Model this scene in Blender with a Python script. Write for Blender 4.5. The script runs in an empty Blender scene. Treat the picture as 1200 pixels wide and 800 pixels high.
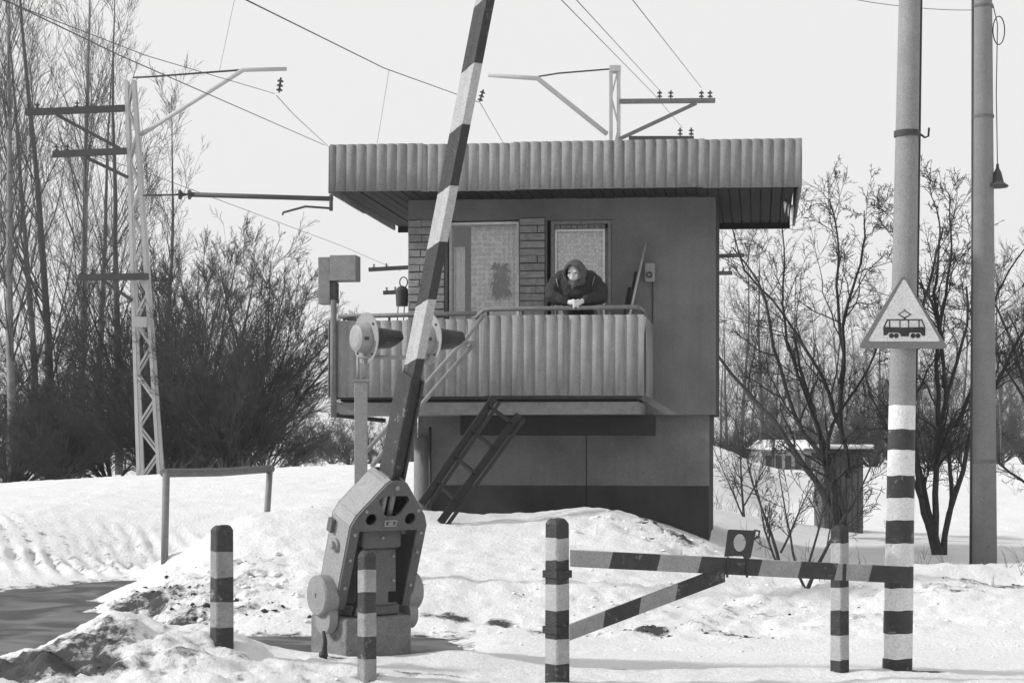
import bpy, bmesh, math, random
import numpy as np
from mathutils import Vector, Matrix, Euler

S = bpy.context.scene
C = S.collection
# ------------------------------------------------------------------ camera
FPX, HOR = 2100.0, 518.0            # focal length and horizon row, in pixels of the 1200 x 800 photograph
CAMZ = 1.65
HAZE = 0.0006
TH = math.atan(290.0 / FPX)         # the building's depth axis is world +Y; the camera looks a little left of it
Fv = np.array([-math.sin(TH), math.cos(TH), 0.0]); Rv = np.array([math.cos(TH), math.sin(TH), 0.0])
cam_d = bpy.data.cameras.new('camera'); cam = bpy.data.objects.new('camera', cam_d); C.objects.link(cam)
cam.location = (0, 0, CAMZ); cam.rotation_euler = (math.radians(90), 0, TH)
cam_d.sensor_width = 36.0; cam_d.lens = FPX / 1200 * 36.0
cam_d.shift_y = (HOR - 400) / 1200.0
cam_d.clip_start = 0.1; cam_d.clip_end = 6000
S.camera = cam
# ------------------------------------------------------------------ sky and sun (black and white picture: neutral light)
SUN_EL, SUN_AZ_FRONT = math.radians(31), math.radians(11)
sun_dir = Vector((-math.cos(SUN_EL) * math.cos(SUN_AZ_FRONT), -math.cos(SUN_EL) * math.sin(SUN_AZ_FRONT), math.sin(SUN_EL)))
W = bpy.data.worlds.new('World'); S.world = W; W.use_nodes = True
nt = W.node_tree; nt.nodes.clear()
sky = nt.nodes.new('ShaderNodeTexSky'); sky.sky_type = 'NISHITA'; sky.sun_disc = False
sky.sun_elevation = SUN_EL; sky.sun_rotation = math.atan2(sun_dir.x, sun_dir.y)
sky.air_density = 1.0; sky.dust_density = 4.0; sky.ozone_density = 1.0
bw = nt.nodes.new('ShaderNodeRGBToBW')
mx = nt.nodes.new('ShaderNodeMix'); mx.data_type = 'FLOAT'; mx.inputs[0].default_value = 0.85   # bright even veil of high haze
mx.inputs[3].default_value = 9.3
bgn = nt.nodes.new('ShaderNodeBackground'); bgn.inputs['Strength'].default_value = 0.10
outw = nt.nodes.new('ShaderNodeOutputWorld')
nt.links.new(sky.outputs[0], bw.inputs[0]); nt.links.new(bw.outputs[0], mx.inputs[2])
nt.links.new(mx.outputs[0], bgn.inputs['Color']); nt.links.new(bgn.outputs[0], outw.inputs[0])
sun_l = bpy.data.lights.new('sun', 'SUN'); sun = bpy.data.objects.new('sun', sun_l); C.objects.link(sun)
sun_l.energy = 3.5; sun_l.angle = math.radians(4.0); sun_l.color = (1, 1, 1)
sun.rotation_euler = sun_dir.to_track_quat('Z', 'Y').to_euler()
S.view_settings.view_transform = 'Standard'; S.view_settings.look = 'None'
S.view_settings.exposure = 0.06; S.view_settings.gamma = 1.0
S.render.engine = 'CYCLES'

# ------------------------------------------------------------------ pixel -> place helpers
def ray(px, py): return Fv + Rv * ((px - 600) / FPX) + np.array([0, 0, (HOR - py) / FPX])
CAM = np.array([0, 0, CAMZ])
def PD(px, py, d): return CAM + ray(px, py) * d                                  # at depth d
def PY(px, py, Y): r = ray(px, py); return CAM + r * (Y / r[1])                  # on the plane y = Y
def PZ(px, py, z): r = ray(px, py); return CAM + r * ((z - CAMZ) / r[2])         # on the level z
def XY(px, Y): return PY(px, HOR, Y)[0]
def ZY(px, py, Y): return PY(px, py, Y)[2]

# ------------------------------------------------------------------ materials
MATS = {}
def mat(name, g, rough=0.75, var=0.25, scale=6.0, bump=0.15, bscale=60.0, speck=0.0, speck_g=0.05, speck_scale=9.0, streak=0.0, metal=0.0, spec=0.3):
    if name in MATS: return MATS[name]
    m = bpy.data.materials.new(name); m.use_nodes = True; MATS[name] = m
    n = m.node_tree.nodes; l = m.node_tree.links
    b = n['Principled BSDF']; b.inputs['Roughness'].default_value = rough
    b.inputs['Metallic'].default_value = metal; b.inputs['Specular IOR Level'].default_value = spec
    tc = n.new('ShaderNodeTexCoord'); geo = n.new('ShaderNodeNewGeometry')
    oi = n.new('ShaderNodeObjectInfo')
    nz = n.new('ShaderNodeTexNoise'); nz.inputs['Scale'].default_value = scale; nz.inputs['Detail'].default_value = 6; nz.inputs['Roughness'].default_value = 0.65
    l.new(geo.outputs['Position'], nz.inputs['Vector'])
    mr = n.new('ShaderNodeMapRange'); mr.inputs[1].default_value = 0.25; mr.inputs[2].default_value = 0.75
    mr.inputs[3].default_value = g * (1 - var); mr.inputs[4].default_value = g * (1 + var)
    l.new(nz.outputs[0], mr.inputs[0]); cur = mr.outputs[0]
    rv = n.new('ShaderNodeMath'); rv.operation = 'MULTIPLY_ADD'; rv.inputs[1].default_value = 0.16; rv.inputs[2].default_value = 0.92
    l.new(oi.outputs['Random'], rv.inputs[0])
    mm = n.new('ShaderNodeMath'); mm.operation = 'MULTIPLY'; l.new(cur, mm.inputs[0]); l.new(rv.outputs[0], mm.inputs[1]); cur = mm.outputs[0]
    fg = n.new('ShaderNodeTexNoise'); fg.inputs['Scale'].default_value = 75; fg.inputs['Detail'].default_value = 3; fg.inputs['Roughness'].default_value = .7
    l.new(geo.outputs['Position'], fg.inputs['Vector'])
    fr_ = n.new('ShaderNodeMapRange'); fr_.inputs[1].default_value = .25; fr_.inputs[2].default_value = .75; fr_.inputs[3].default_value = .72; fr_.inputs[4].default_value = 1.28; l.new(fg.outputs[0], fr_.inputs[0])
    mg = n.new('ShaderNodeMath'); mg.operation = 'MULTIPLY'; l.new(cur, mg.inputs[0]); l.new(fr_.outputs[0], mg.inputs[1]); cur = mg.outputs[0]
    def blend(cur, fac, val):
        x = n.new('ShaderNodeMix'); x.data_type = 'FLOAT'; l.new(fac, x.inputs[0]); l.new(cur, x.inputs[2]); x.inputs[3].default_value = val
        return x.outputs[0]
    if speck > 0:
        s = n.new('ShaderNodeTexNoise'); s.inputs['Scale'].default_value = speck_scale; s.inputs['Detail'].default_value = 9; s.inputs['Roughness'].default_value = 0.75
        l.new(geo.outputs['Position'], s.inputs['Vector'])
        r = n.new('ShaderNodeMapRange'); r.inputs[1].default_value = 0.66 - 0.22 * speck; r.inputs[2].default_value = 0.72 - 0.18 * speck
        l.new(s.outputs[0], r.inputs[0]); cur = blend(cur, r.outputs[0], speck_g)
    if streak > 0:
        mp = n.new('ShaderNodeMapping'); mp.inputs['Scale'].default_value = (9, 9, 0.5); l.new(geo.outputs['Position'], mp.inputs['Vector'])
        s = n.new('ShaderNodeTexNoise'); s.inputs['Scale'].default_value = 1.6; s.inputs['Detail'].default_value = 5; l.new(mp.outputs[0], s.inputs['Vector'])
        r = n.new('ShaderNodeMapRange'); r.inputs[1].default_value = 0.46; r.inputs[2].default_value = 0.70; r.inputs[4].default_value = streak
        l.new(s.outputs[0], r.inputs[0]); cur = blend(cur, r.outputs[0], g * 0.45)
    cc = n.new('ShaderNodeCombineColor')
    for i in range(3): l.new(cur, cc.inputs[i])
    l.new(cc.outputs[0], b.inputs['Base Color'])
    if bump > 0:
        bz = n.new('ShaderNodeTexNoise'); bz.inputs['Scale'].default_value = bscale; bz.inputs['Detail'].default_value = 4
        l.new(geo.outputs['Position'], bz.inputs['Vector'])
        bp = n.new('ShaderNodeBump'); bp.inputs['Strength'].default_value = bump; bp.inputs['Distance'].default_value = 0.02
        l.new(bz.outputs[0], bp.inputs['Height']); l.new(bp.outputs[0], b.inputs['Normal'])
    return m
mat('plaster', 0.195, 0.9, 0.28, 1.3, 1.0, 60, speck=0.2, speck_g=0.10, speck_scale=22.0, streak=0.12)
mat('plaster_band_and_shade', 0.045, 0.9, 0.3, 3.0, 0.5, 80)  # dark painted band; also stands for shade on the right side walls
mat('plaster_low', 0.19, 0.9, 0.3, 1.6, 1.0, 60, speck=0.25, speck_g=0.10, speck_scale=18.0, streak=0.15)
mat('mortar', 0.09, 0.95, 0.2)
mat('brick', 0.29, 0.85, 0.3, 14, 0.5, 70)
mat('slate', 0.25, 0.85, 0.14, 5, 0.35, 130, speck=0.12, speck_g=0.2, streak=0.45)
mat('slate_roof', 0.25, 0.85, 0.14, 5, 0.35, 130, speck=0.12, speck_g=0.2, streak=0.45)
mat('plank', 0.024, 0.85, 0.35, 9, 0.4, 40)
mat('concrete', 0.20, 0.9, 0.2, 8, 0.5, 90, speck=0.2, speck_g=0.14)
mat('concrete_dark', 0.17, 0.9, 0.3, 8, 0.6, 70, speck=0.3, speck_g=0.08)
mat('pole_concrete', 0.22, 0.85, 0.12, 5, 0.35, 150, speck=0.06, speck_g=0.12)
mat('white_paint', 0.58, 0.6, 0.12, 10, 0.35, 80, speck=0.16, speck_g=0.30)
mat('white_dirty', 0.24, 0.7, 0.3, 7, 0.5, 60, speck=0.35, speck_g=0.12)
mat('white_paint_worn', 0.38, 0.65, 0.14, 10, 0.35, 80, speck=0.30, speck_g=0.26)
mat('grey_paint', 0.24, 0.6, 0.16, 10, 0.35, 80, speck=0.2, speck_g=0.2)
mat('black_paint', 0.03, 0.5, 0.3, 10, 0.35, 80, speck=0.22, speck_g=0.13)
mat('black_worn', 0.038, 0.6, 0.35, 10, 0.4, 70, speck=0.35, speck_g=0.2)
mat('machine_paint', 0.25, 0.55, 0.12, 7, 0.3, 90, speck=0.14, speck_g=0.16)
mat('machine_paint_shaded', 0.11, 0.6, 0.16, 7, 0.35, 90, speck=0.2, speck_g=0.09)  # same paint as the shell, darkened for the shaded front
mat('dark_metal', 0.05, 0.6, 0.3, 12, 0.3, 80)
mat('ladder_black', 0.02, 0.6, 0.3, 12, 0.2)
mat('black', 0.012, 0.9, 0.2, 12, 0.0)
mat('pipe', 0.20, 0.6, 0.2, 10, 0.25, 80, speck=0.25, speck_g=0.12)
mat('rust_pipe', 0.13, 0.8, 0.3, 10, 0.3, 80, speck=0.3, speck_g=0.06)
mat('mast_paint', 0.42, 0.6, 0.12, 3, 0.0, speck=0.1, speck_g=0.3)
mat('cast', 0.27, 0.6, 0.15, 10, 0.25, 80, speck=0.15, speck_g=0.2)
mat('signal_white', 0.26, 0.6, 0.12, 10, 0.2, 80, speck=0.15, speck_g=0.3)
mat('insulator', 0.04, 0.25, 0.1, 10, 0.0)
mat('wire', 0.08, 0.7, 0.1, 10, 0.0)
mat('frame_white', 0.80, 0.6, 0.15, 14, 0.2, 80, speck=0.2, speck_g=0.3)
mat('wood_light', 0.5, 0.8, 0.2, 10, 0.2)
mat('wood_paint', 0.22, 0.75, 0.2, 14, 0.3, 60, speck=0.25, speck_g=0.1)
mat('sign_grey', 0.17, 0.6, 0.12, 10, 0.1, 80)
mat('sign_face', 0.60, 0.55, 0.07, 10, 0.1, 80, speck=0.06, speck_g=0.4)
mat('bark', 0.045, 0.95, 0.35, 20, 0.5, 60)
mat('bark_mid', 0.075, 0.95, 0.3, 20, 0.0)
mat('twig', 0.035, 0.95, 0.3, 3, 0.0)
mat('twig_bush', 0.05, 0.95, 0.4, 1.5, 0.0)
mat('twig_pale', 0.075, 0.95, 0.3, 3, 0.0)
mat('birch_bark', 0.22, 0.9, 0.6, 3, 0.0, speck=0.5, speck_g=0.05, speck_scale=3)
mat('skin', 0.5, 0.55, 0.08, 20, 0.1, 120)
mat('jacket', 0.028, 0.85, 0.3, 12, 0.6, 45)
mat('scarf', 0.085, 0.95, 0.25, 30, 0.5, 160)
mat('skirt', 0.03, 0.95, 0.25, 20, 0.4, 100)
mat('curtain', 0.8, 0.9, 0.12, 12, 0.1, 60)
mat('leaf', 0.03, 0.6, 0.3, 10, 0.0)
mat('pot', 0.12, 0.7, 0.2, 10, 0.1)
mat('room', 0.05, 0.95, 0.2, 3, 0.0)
mat('shed_wood', 0.13, 0.9, 0.25, 8, 0.3, 50, streak=0.4)
mat('house_wall', 0.35, 0.9, 0.15, 2, 0.1)
mat('window_dark', 0.04, 0.2, 0.2, 2, 0.0)
mat('clod_dirt', 0.05, 0.95, 0.4, 18, 0.4, 60)
mat('grass_dry', 0.11, 0.95, 0.4, 8, 0.0)

def glass_mat(name, tint=0.9, gl=0.10):
    m = bpy.data.materials.new(name); m.use_nodes = True; MATS[name] = m
    n = m.node_tree.nodes; l = m.node_tree.links; n.clear()
    o = n.new('ShaderNodeOutputMaterial'); t = n.new('ShaderNodeBsdfTransparent'); t.inputs[0].default_value = (tint, tint, tint, 1)
    g = n.new('ShaderNodeBsdfGlossy'); g.inputs['Roughness'].default_value = 0.04
    fr = n.new('ShaderNodeFresnel'); fr.inputs[0].default_value = 1.5
    ad = n.new('ShaderNodeMath'); ad.operation = 'ADD'; ad.inputs[1].default_value = gl; l.new(fr.outputs[0], ad.inputs[0])
    x = n.new('ShaderNodeMixShader'); l.new(ad.outputs[0], x.inputs[0]); l.new(t.outputs[0], x.inputs[1]); l.new(g.outputs[0], x.inputs[2])
    l.new(x.outputs[0], o.inputs[0]); return m
glass_mat('glass', 0.97, 0.04)

def lace_mat():
    m = bpy.data.materials.new('lace'); m.use_nodes = True; MATS['lace'] = m
    n = m.node_tree.nodes; l = m.node_tree.links; b = n['Principled BSDF']; b.inputs['Roughness'].default_value = 0.9
    geo = n.new('ShaderNodeNewGeometry'); v = n.new('ShaderNodeTexVoronoi'); v.inputs['Scale'].default_value = 16; v.feature = 'F1'
    v.inputs['Randomness'].default_value = 0.35
    l.new(geo.outputs['Position'], v.inputs['Vector'])
    w = n.new('ShaderNodeMath'); w.operation = 'MULTIPLY'; w.inputs[1].default_value = 11; l.new(v.outputs['Distance'], w.inputs[0])
    s = n.new('ShaderNodeMath'); s.operation = 'SINE'; l.new(w.outputs[0], s.inputs[0])
    r = n.new('ShaderNodeMapRange'); r.inputs[1].default_value = -1; r.inputs[2].default_value = 1; r.inputs[3].default_value = 0.62; r.inputs[4].default_value = 0.95
    l.new(s.outputs[0], r.inputs[0]); cc = n.new('ShaderNodeCombineColor')
    for i in range(3): l.new(r.outputs[0], cc.inputs[i])
    l.new(cc.outputs[0], b.inputs['Base Color'])
lace_mat()

def ground_mat():
    m = bpy.data.materials.new('snow'); m.use_nodes = True; MATS['snow'] = m
    n = m.node_tree.nodes; l = m.node_tree.links; b = n['Principled BSDF']; b.inputs['Roughness'].default_value = 0.65
    b.inputs['Specular IOR Level'].default_value = 0.25
    geo = n.new('ShaderNodeNewGeometry')
    at = n.new('ShaderNodeAttribute'); at.attribute_name = 'dirt_and_shadow'
    nz = n.new('ShaderNodeTexNoise'); nz.inputs['Scale'].default_value = 5.0; nz.inputs['Detail'].default_value = 10; nz.inputs['Roughness'].default_value = 0.72
    l.new(geo.outputs['Position'], nz.inputs['Vector'])
    n2 = n.new('ShaderNodeTexNoise'); n2.inputs['Scale'].default_value = 1.1; n2.inputs['Detail'].default_value = 8; n2.inputs['Roughness'].default_value = 0.7
    l.new(geo.outputs['Position'], n2.inputs['Vector'])
    base = n.new('ShaderNodeMapRange'); base.inputs[1].default_value = 0.3; base.inputs[2].default_value = 0.7; base.inputs[3].default_value = 0.70; base.inputs[4].default_value = 0.80
    l.new(n2.outputs[0], base.inputs[0])
    sm = n.new('ShaderNodeMath'); sm.operation = 'MULTIPLY_ADD'; sm.inputs[1].default_value = 1.5; l.new(nz.outputs[0], sm.inputs[0]); l.new(at.outputs['Fac'], sm.inputs[2])
    r = n.new('ShaderNodeMapRange'); r.inputs[1].default_value = 1.10; r.inputs[2].default_value = 1.34; l.new(sm.outputs[0], r.inputs[0])
    x = n.new('ShaderNodeMix'); x.data_type = 'FLOAT'; l.new(r.outputs[0], x.inputs[0]); l.new(base.outputs[0], x.inputs[2]); x.inputs[3].default_value = 0.055
    # sooty grains
    n3 = n.new('ShaderNodeTexNoise'); n3.inputs['Scale'].default_value = 34; n3.inputs['Detail'].default_value = 6; n3.inputs['Roughness'].default_value = 0.8
    l.new(geo.outputs['Position'], n3.inputs['Vector'])
    r3 = n.new('ShaderNodeMapRange'); r3.inputs[1].default_value = 0.59; r3.inputs[2].default_value = 0.74; r3.inputs[4].default_value = 0.5; l.new(n3.outputs[0], r3.inputs[0])
    x3 = n.new('ShaderNodeMix'); x3.data_type = 'FLOAT'; l.new(r3.outputs[0], x3.inputs[0]); l.new(x.outputs[0], x3.inputs[2]); x3.inputs[3].default_value = 0.22
    cc = n.new('ShaderNodeCombineColor')
    for i in range(3): l.new(x3.outputs[0], cc.inputs[i])
    l.new(cc.outputs[0], b.inputs['Base Color'])
    bz = n.new('ShaderNodeTexNoise'); bz.inputs['Scale'].default_value = 20; bz.inputs['Detail'].default_value = 9; bz.inputs['Roughness'].default_value = 0.7
    l.new(geo.outputs['Position'], bz.inputs['Vector'])
    bp = n.new('ShaderNodeBump'); bp.inputs['Strength'].default_value = 0.75; bp.inputs['Distance'].default_value = 0.05
    l.new(bz.outputs[0], bp.inputs['Height']); l.new(bp.outputs[0], b.inputs['Normal'])
ground_mat()
mat('snow_clean', 0.80, 0.65, 0.08, 6, 0.5, 40)

def road_mat():
    m = bpy.data.materials.new('asphalt'); m.use_nodes = True; MATS['asphalt'] = m
    n = m.node_tree.nodes; l = m.node_tree.links; b = n['Principled BSDF']; b.inputs['Specular IOR Level'].default_value = 0.22
    geo = n.new('ShaderNodeNewGeometry'); mp = n.new('ShaderNodeMapping'); mp.inputs['Scale'].default_value = (0.8, 0.9, 1)
    mp.inputs['Rotation'].default_value = (0, 0, math.radians(-12))
    l.new(geo.outputs['Position'], mp.inputs['Vector'])
    nz = n.new('ShaderNodeTexNoise'); nz.inputs['Scale'].default_value = 1.5; nz.inputs['Detail'].default_value = 9; nz.inputs['Distortion'].default_value = 1.2
    l.new(mp.outputs[0], nz.inputs['Vector'])
    r = n.new('ShaderNodeMapRange'); r.inputs[1].default_value = 0.40; r.inputs[2].default_value = 0.60; r.inputs[3].default_value = 0.03; r.inputs[4].default_value = 0.15
    l.new(nz.outputs[0], r.inputs[0])
    r2 = n.new('ShaderNodeMapRange'); r2.inputs[1].default_value = 0.35; r2.inputs[2].default_value = 0.6; r2.inputs[3].default_value = 0.45; r2.inputs[4].default_value = 0.8
    l.new(nz.outputs[0], r2.inputs[0]); l.new(r2.outputs[0], b.inputs['Roughness'])
    cc = n.new('ShaderNodeCombineColor')
    for i in range(3): l.new(r.outputs[0], cc.inputs[i])
    l.new(cc.outputs[0], b.inputs['Base Color'])
    bz = n.new('ShaderNodeTexNoise'); bz.inputs['Scale'].default_value = 60; bz.inputs['Detail'].default_value = 4; l.new(geo.outputs['Position'], bz.inputs['Vector'])
    bp = n.new('ShaderNodeBump'); bp.inputs['Strength'].default_value = 0.4; bp.inputs['Distance'].default_value = 0.02
    l.new(bz.outputs[0], bp.inputs['Height']); l.new(bp.outputs[0], b.inputs['Normal'])
road_mat()

# ------------------------------------------------------------------ mesh helpers
def tag(o, label, cat, group=None):
    o['label'] = label; o['category'] = cat
    if group: o['group'] = group
    return o
def thing(name, label, cat, loc=(0, 0, 0), rotz=0, group=None):
    o = bpy.data.objects.new(name, None); C.objects.link(o); o.empty_display_size = 0.2
    o.location = loc; o.rotation_euler = (0, 0, rotz); return tag(o, label, cat, group)
class MB:
    def __init__(s): s.v = []; s.f = []; s.m = []; s.smooth = []
    def add(s, vs, fs, mi=0, sm=False):
        o = len(s.v); s.v += [tuple(float(c) for c in p) for p in vs]
        for f in fs: s.f.append(tuple(o + i for i in f)); s.m.append(mi); s.smooth.append(sm)
        return s
    def box(s, a, b, mi=0):
        x0, x1 = sorted((a[0], b[0])); y0, y1 = sorted((a[1], b[1])); z0, z1 = sorted((a[2], b[2]))
        vs = [(x0, y0, z0), (x1, y0, z0), (x1, y1, z0), (x0, y1, z0), (x0, y0, z1), (x1, y0, z1), (x1, y1, z1), (x0, y1, z1)]
        return s.add(vs, [(0, 3, 2, 1), (4, 5, 6, 7), (0, 1, 5, 4), (1, 2, 6, 5), (2, 3, 7, 6), (3, 0, 4, 7)], mi)
    def bar(s, p, q, w, h, up=(0, 0, 1), mi=0):
        p = np.array(p, float); q = np.array(q, float); t = (q - p) / np.linalg.norm(q - p)
        u = np.array(up, float); a = np.cross(t, u); a /= np.linalg.norm(a); b = np.cross(a, t)
        vs = [c + a * sx * w / 2 + b * sz * h / 2 for c in (p, q) for sx, sz in ((-1, -1), (1, -1), (1, 1), (-1, 1))]
        return s.add(vs, [(0, 1, 2, 3), (7, 6, 5, 4), (0, 4, 5, 1), (1, 5, 6, 2), (2, 6, 7, 3), (3, 7, 4, 0)], mi)
    def tube(s, pts, r, n=10, mi=0, cap=True, closed=False):
        pts = [np.array(p, float) for p in pts]; k = len(pts)
        rs = r if isinstance(r, (list, tuple, np.ndarray)) else [r] * k
        vs = []; ref = None
        for i in range(k):
            if closed: t = pts[(i + 1) % k] - pts[i - 1]
            else: t = pts[min(i + 1, k - 1)] - pts[max(i - 1, 0)]
            t = t / (np.linalg.norm(t) + 1e-12)
            if ref is None: ref = np.array([0, 0, 1.0]) if abs(t[2]) < 0.9 else np.array([1.0, 0, 0])
            a = np.cross(t, ref); a /= np.linalg.norm(a); b = np.cross(a, t); ref = b
            for j in range(n):
                an = 2 * math.pi * j / n; vs.append(pts[i] + rs[i] * (a * math.cos(an) + b * math.sin(an)))
        fs = []
        for i in range(k if closed else k - 1):
            i2 = (i + 1) % k
            for j in range(n): fs.append((i * n + j, i * n + (j + 1) % n, i2 * n + (j + 1) % n, i2 * n + j))
        s.add(vs, fs, mi, True)
        if cap and not closed:
            o = len(s.v) - k * n
            s.f.append(tuple(o + j for j in range(n))[::-1]); s.m.append(mi); s.smooth.append(False)
            s.f.append(tuple(o + (k - 1) * n + j for j in range(n))); s.m.append(mi); s.smooth.append(False)
        return s
    def ball(s, c, r, n=12, mi=0):
        r = (r, r, r) if not isinstance(r, (tuple, list)) else r
        vs = []; fs = []; k = n // 2
        for i in range(k + 1):
            ph = math.pi * i / k
            for j in range(n):
                th = 2 * math.pi * j / n
                vs.append((c[0] + r[0] * math.sin(ph) * math.cos(th), c[1] + r[1] * math.sin(ph) * math.sin(th), c[2] + r[2] * math.cos(ph)))
        for i in range(k):
            for j in range(n): fs.append((i * n + j, (i + 1) * n + j, (i + 1) * n + (j + 1) % n, i * n + (j + 1) % n))
        return s.add(vs, fs, mi, True)
    def lathe(s, o, axis, prof, n=20, mi=0):
        """prof: list of (distance along axis, radius)"""
        o = np.array(o, float); t = np.array(axis, float); t /= np.linalg.norm(t)
        ref = np.array([0, 0, 1.0]) if abs(t[2]) < 0.9 else np.array([1.0, 0, 0])
        a = np.cross(t, ref); a /= np.linalg.norm(a); b = np.cross(a, t)
        vs = []; fs = []
        for (z, r) in prof:
            for j in range(n):
                an = 2 * math.pi * j / n; vs.append(o + t * z + max(r, 1e-4) * (a * math.cos(an) + b * math.sin(an)))
        for i in range(len(prof) - 1):
            for j in range(n): fs.append((i * n + j, i * n + (j + 1) % n, (i + 1) * n + (j + 1) % n, (i + 1) * n + j))
        return s.add(vs, fs, mi, False)
    def build(s, name, mats, parent=None, bevel=0, loc=None, angle_smooth=False):
        me = bpy.data.meshes.new(name); me.from_pydata(s.v, [], s.f)
        for m in (mats if isinstance(mats, (list, tuple)) else [mats]): me.materials.append(MATS[m])
        me.polygons.foreach_set('material_index', s.m); me.polygons.foreach_set('use_smooth', s.smooth)
        bm = bmesh.new(); bm.from_mesh(me); bmesh.ops.recalc_face_normals(bm, faces=bm.faces); bm.to_mesh(me); bm.free()
        me.update(); return link(name, me, parent, bevel, loc)
def link(name, me, parent=None, bevel=0, loc=None):
    o = bpy.data.objects.new(name, me); C.objects.link(o)
    if parent: o.parent = parent
    if loc is not None: o.location = loc
    if bevel:
        b = o.modifiers.new('bevel', 'BEVEL'); b.width = bevel; b.segments = 2; b.limit_method = 'ANGLE'; b.angle_limit = math.radians(40)
    return o
def copy_tree(o, parent=None):
    c = o.copy(); C.objects.link(c); c.parent = parent
    for ch in list(o.children): copy_tree(ch, c)
    return c
def plate(outlines, thick):
    """flat plate in x-z with holes (outlines: list of closed 2-D loops), thickness along y from 0 to thick -> (verts, faces)"""
    cu = bpy.data.curves.new('plate', 'CURVE'); cu.dimensions = '2D'; cu.fill_mode = 'BOTH'; cu.extrude = thick / 2
    for lp in outlines:
        sp = cu.splines.new('POLY'); sp.points.add(len(lp) - 1); sp.use_cyclic_u = True
        for p, q in zip(sp.points, lp): p.co = (q[0], q[1], 0, 1)
    ob = bpy.data.objects.new('plate', cu); C.objects.link(ob)
    dg = bpy.context.evaluated_depsgraph_get(); me = bpy.data.meshes.new_from_object(ob.evaluated_get(dg))
    vs = [(v.co.x, thick / 2 - v.co.z, v.co.y) for v in me.vertices]; fs = [tuple(p.vertices) for p in me.polygons]
    bpy.data.objects.remove(ob); bpy.data.curves.remove(cu); bpy.data.meshes.remove(me)
    return vs, fs
def circ(cx, cz, r, n=24, rz=None): return [(cx + r * math.cos(2 * math.pi * i / n), cz + (rz or r) * math.sin(2 * math.pi * i / n)) for i in range(n)]

# value noise
_rs = np.random.RandomState(7); _lat = _rs.rand(256, 256)
def vnoise(x, y):
    xi = np.floor(x).astype(int); yi = np.floor(y).astype(int); fx = x - xi; fy = y - yi
    fx = fx * fx * (3 - 2 * fx); fy = fy * fy * (3 - 2 * fy); a = lambda i, j: _lat[i % 256, j % 256]
    return (a(xi, yi) * (1 - fx) + a(xi + 1, yi) * fx) * (1 - fy) + (a(xi, yi + 1) * (1 - fx) + a(xi + 1, yi + 1) * fx) * fy - 0.5
def fbm(x, y, o=4, g=0.5):
    s = 0; a = 1
    for i in range(o): s = s + a * vnoise(x * 2 ** i + 17 * i, y * 2 ** i + 31 * i); a *= g
    return s

# ================================================================== GROUND
ctrl = []
def cp(px, py, d): p = PD(px, py, d); ctrl.append(p)
def cz(px, d, z): p = PD(px, HOR, d); ctrl.append(np.array([p[0], p[1], z]))
# foreground
for px in range(-300, 1601, 190): cz(px, 5, 0.02); cz(px, 8.5, 0.03)
for px, z in ((-150, .05), (0, .10), (100, .10), (200, .09), (300, .04), (400, .03), (520, .03), (652, .03), (800, 0), (983, 0), (1100, 0), (1250, 0)): cz(px, 11.3, z)
for px, py, d in ((-150, 772, 12.8), (0, 771, 12.8), (32, 764, 12.8), (94, 735, 12.8), (143, 712, 12.8), (169, 720, 12.8), (208, 735, 12.8), (240, 732, 12.9), (276, 743, 12.8),
                  (325, 764, 12.8), (360, 762, 12.8), (418, 773, 12.7), (480, 774, 12.8), (515, 764, 13), (535, 761, 13), (567, 767, 13)): cp(px, py, d)
for px, z in ((616, .03), (700, .0), (800, 0), (900, 0), (983, .01), (1051, .03), (1150, 0), (1300, 0)): cz(px, 12.6, z)
# road bed (below the asphalt sheet)
for px in (-400, -200, -60, 0, 60): 
    for d in (14.0, 15.5, 17, 18.6): cz(px, d, -.09)
cz(100, 14.2, -.09); cz(100, 16, -.09); cz(100, 18, -.08); cz(140, 14.4, -.08); cz(150, 19.8, -.09); cz(175, 21.2, -.08); cz(80, 19.4, -.08); cz(120, 20.4, -.08); cz(195, 22.6, -.07)
for px in (180, 230, 280, 330, 380, 430): cz(px, 14.1, -.09); cz(px, 15.0, -.09)
cz(480, 14.1, -.08); cz(480, 14.8, -.07); cz(525, 14.3, -.03); cz(560, 14.1, .015); cz(560, 14.9, .03); cz(600, 14.2, .05); cz(600, 15, .05); cz(210, 15.8, -.06); cz(150, 16.9, -.06)
for px in (640, 760, 880, 1000, 1120, 1260): cz(px, 14.0, .0)
# left bank
for px, py, d in ((-300, 694, 19.4), (-100, 693, 19.7), (0, 691, 20), (60, 684, 20.6), (110, 678, 21.3), (165, 670, 22.3), (200, 655, 23.4),
                  (-300, 618, 23), (-100, 616, 23.3), (0, 614, 23.6), (60, 606, 24.3), (120, 600, 25), (192, 592, 26), (240, 582, 27), (300, 570, 28),
                  (-300, 584, 45), (0, 578, 45), (100, 570, 45), (177, 560, 45), (250, 553, 45), (320, 549, 44), (385, 545, 42)): cp(px, py, d)
cz(192, 21.4, .26)
# middle mound
for px, py, d in ((120, 711, 17.8), (160, 690, 18.3), (200, 660, 18.8), (245, 628, 19.2), (275, 608, 19.6), (330, 600, 20), (380, 585, 21), (420, 585, 22), (460, 592, 22),
                  (170, 712, 17), (240, 727, 15.9), (240, 690, 17.2), (300, 733, 15.5), (300, 680, 17.3), (380, 733, 15.5), (380, 680, 17.3), (440, 640, 18.8),
                  (500, 606, 20), (540, 606, 20.2), (600, 604, 20.4), (650, 600, 20.5), (690, 595, 20.5), (740, 605, 20.3), (780, 622, 20), (833, 642, 19.8),
                  (480, 690, 16.7), (560, 690, 16.6), (640, 690, 16.8), (720, 690, 17), (800, 700, 17), (640, 640, 18.8), (720, 640, 18.8),
                  (600, 748, 15.1), (700, 750, 15.0), (800, 752, 14.9)): cp(px, py, d)
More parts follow.
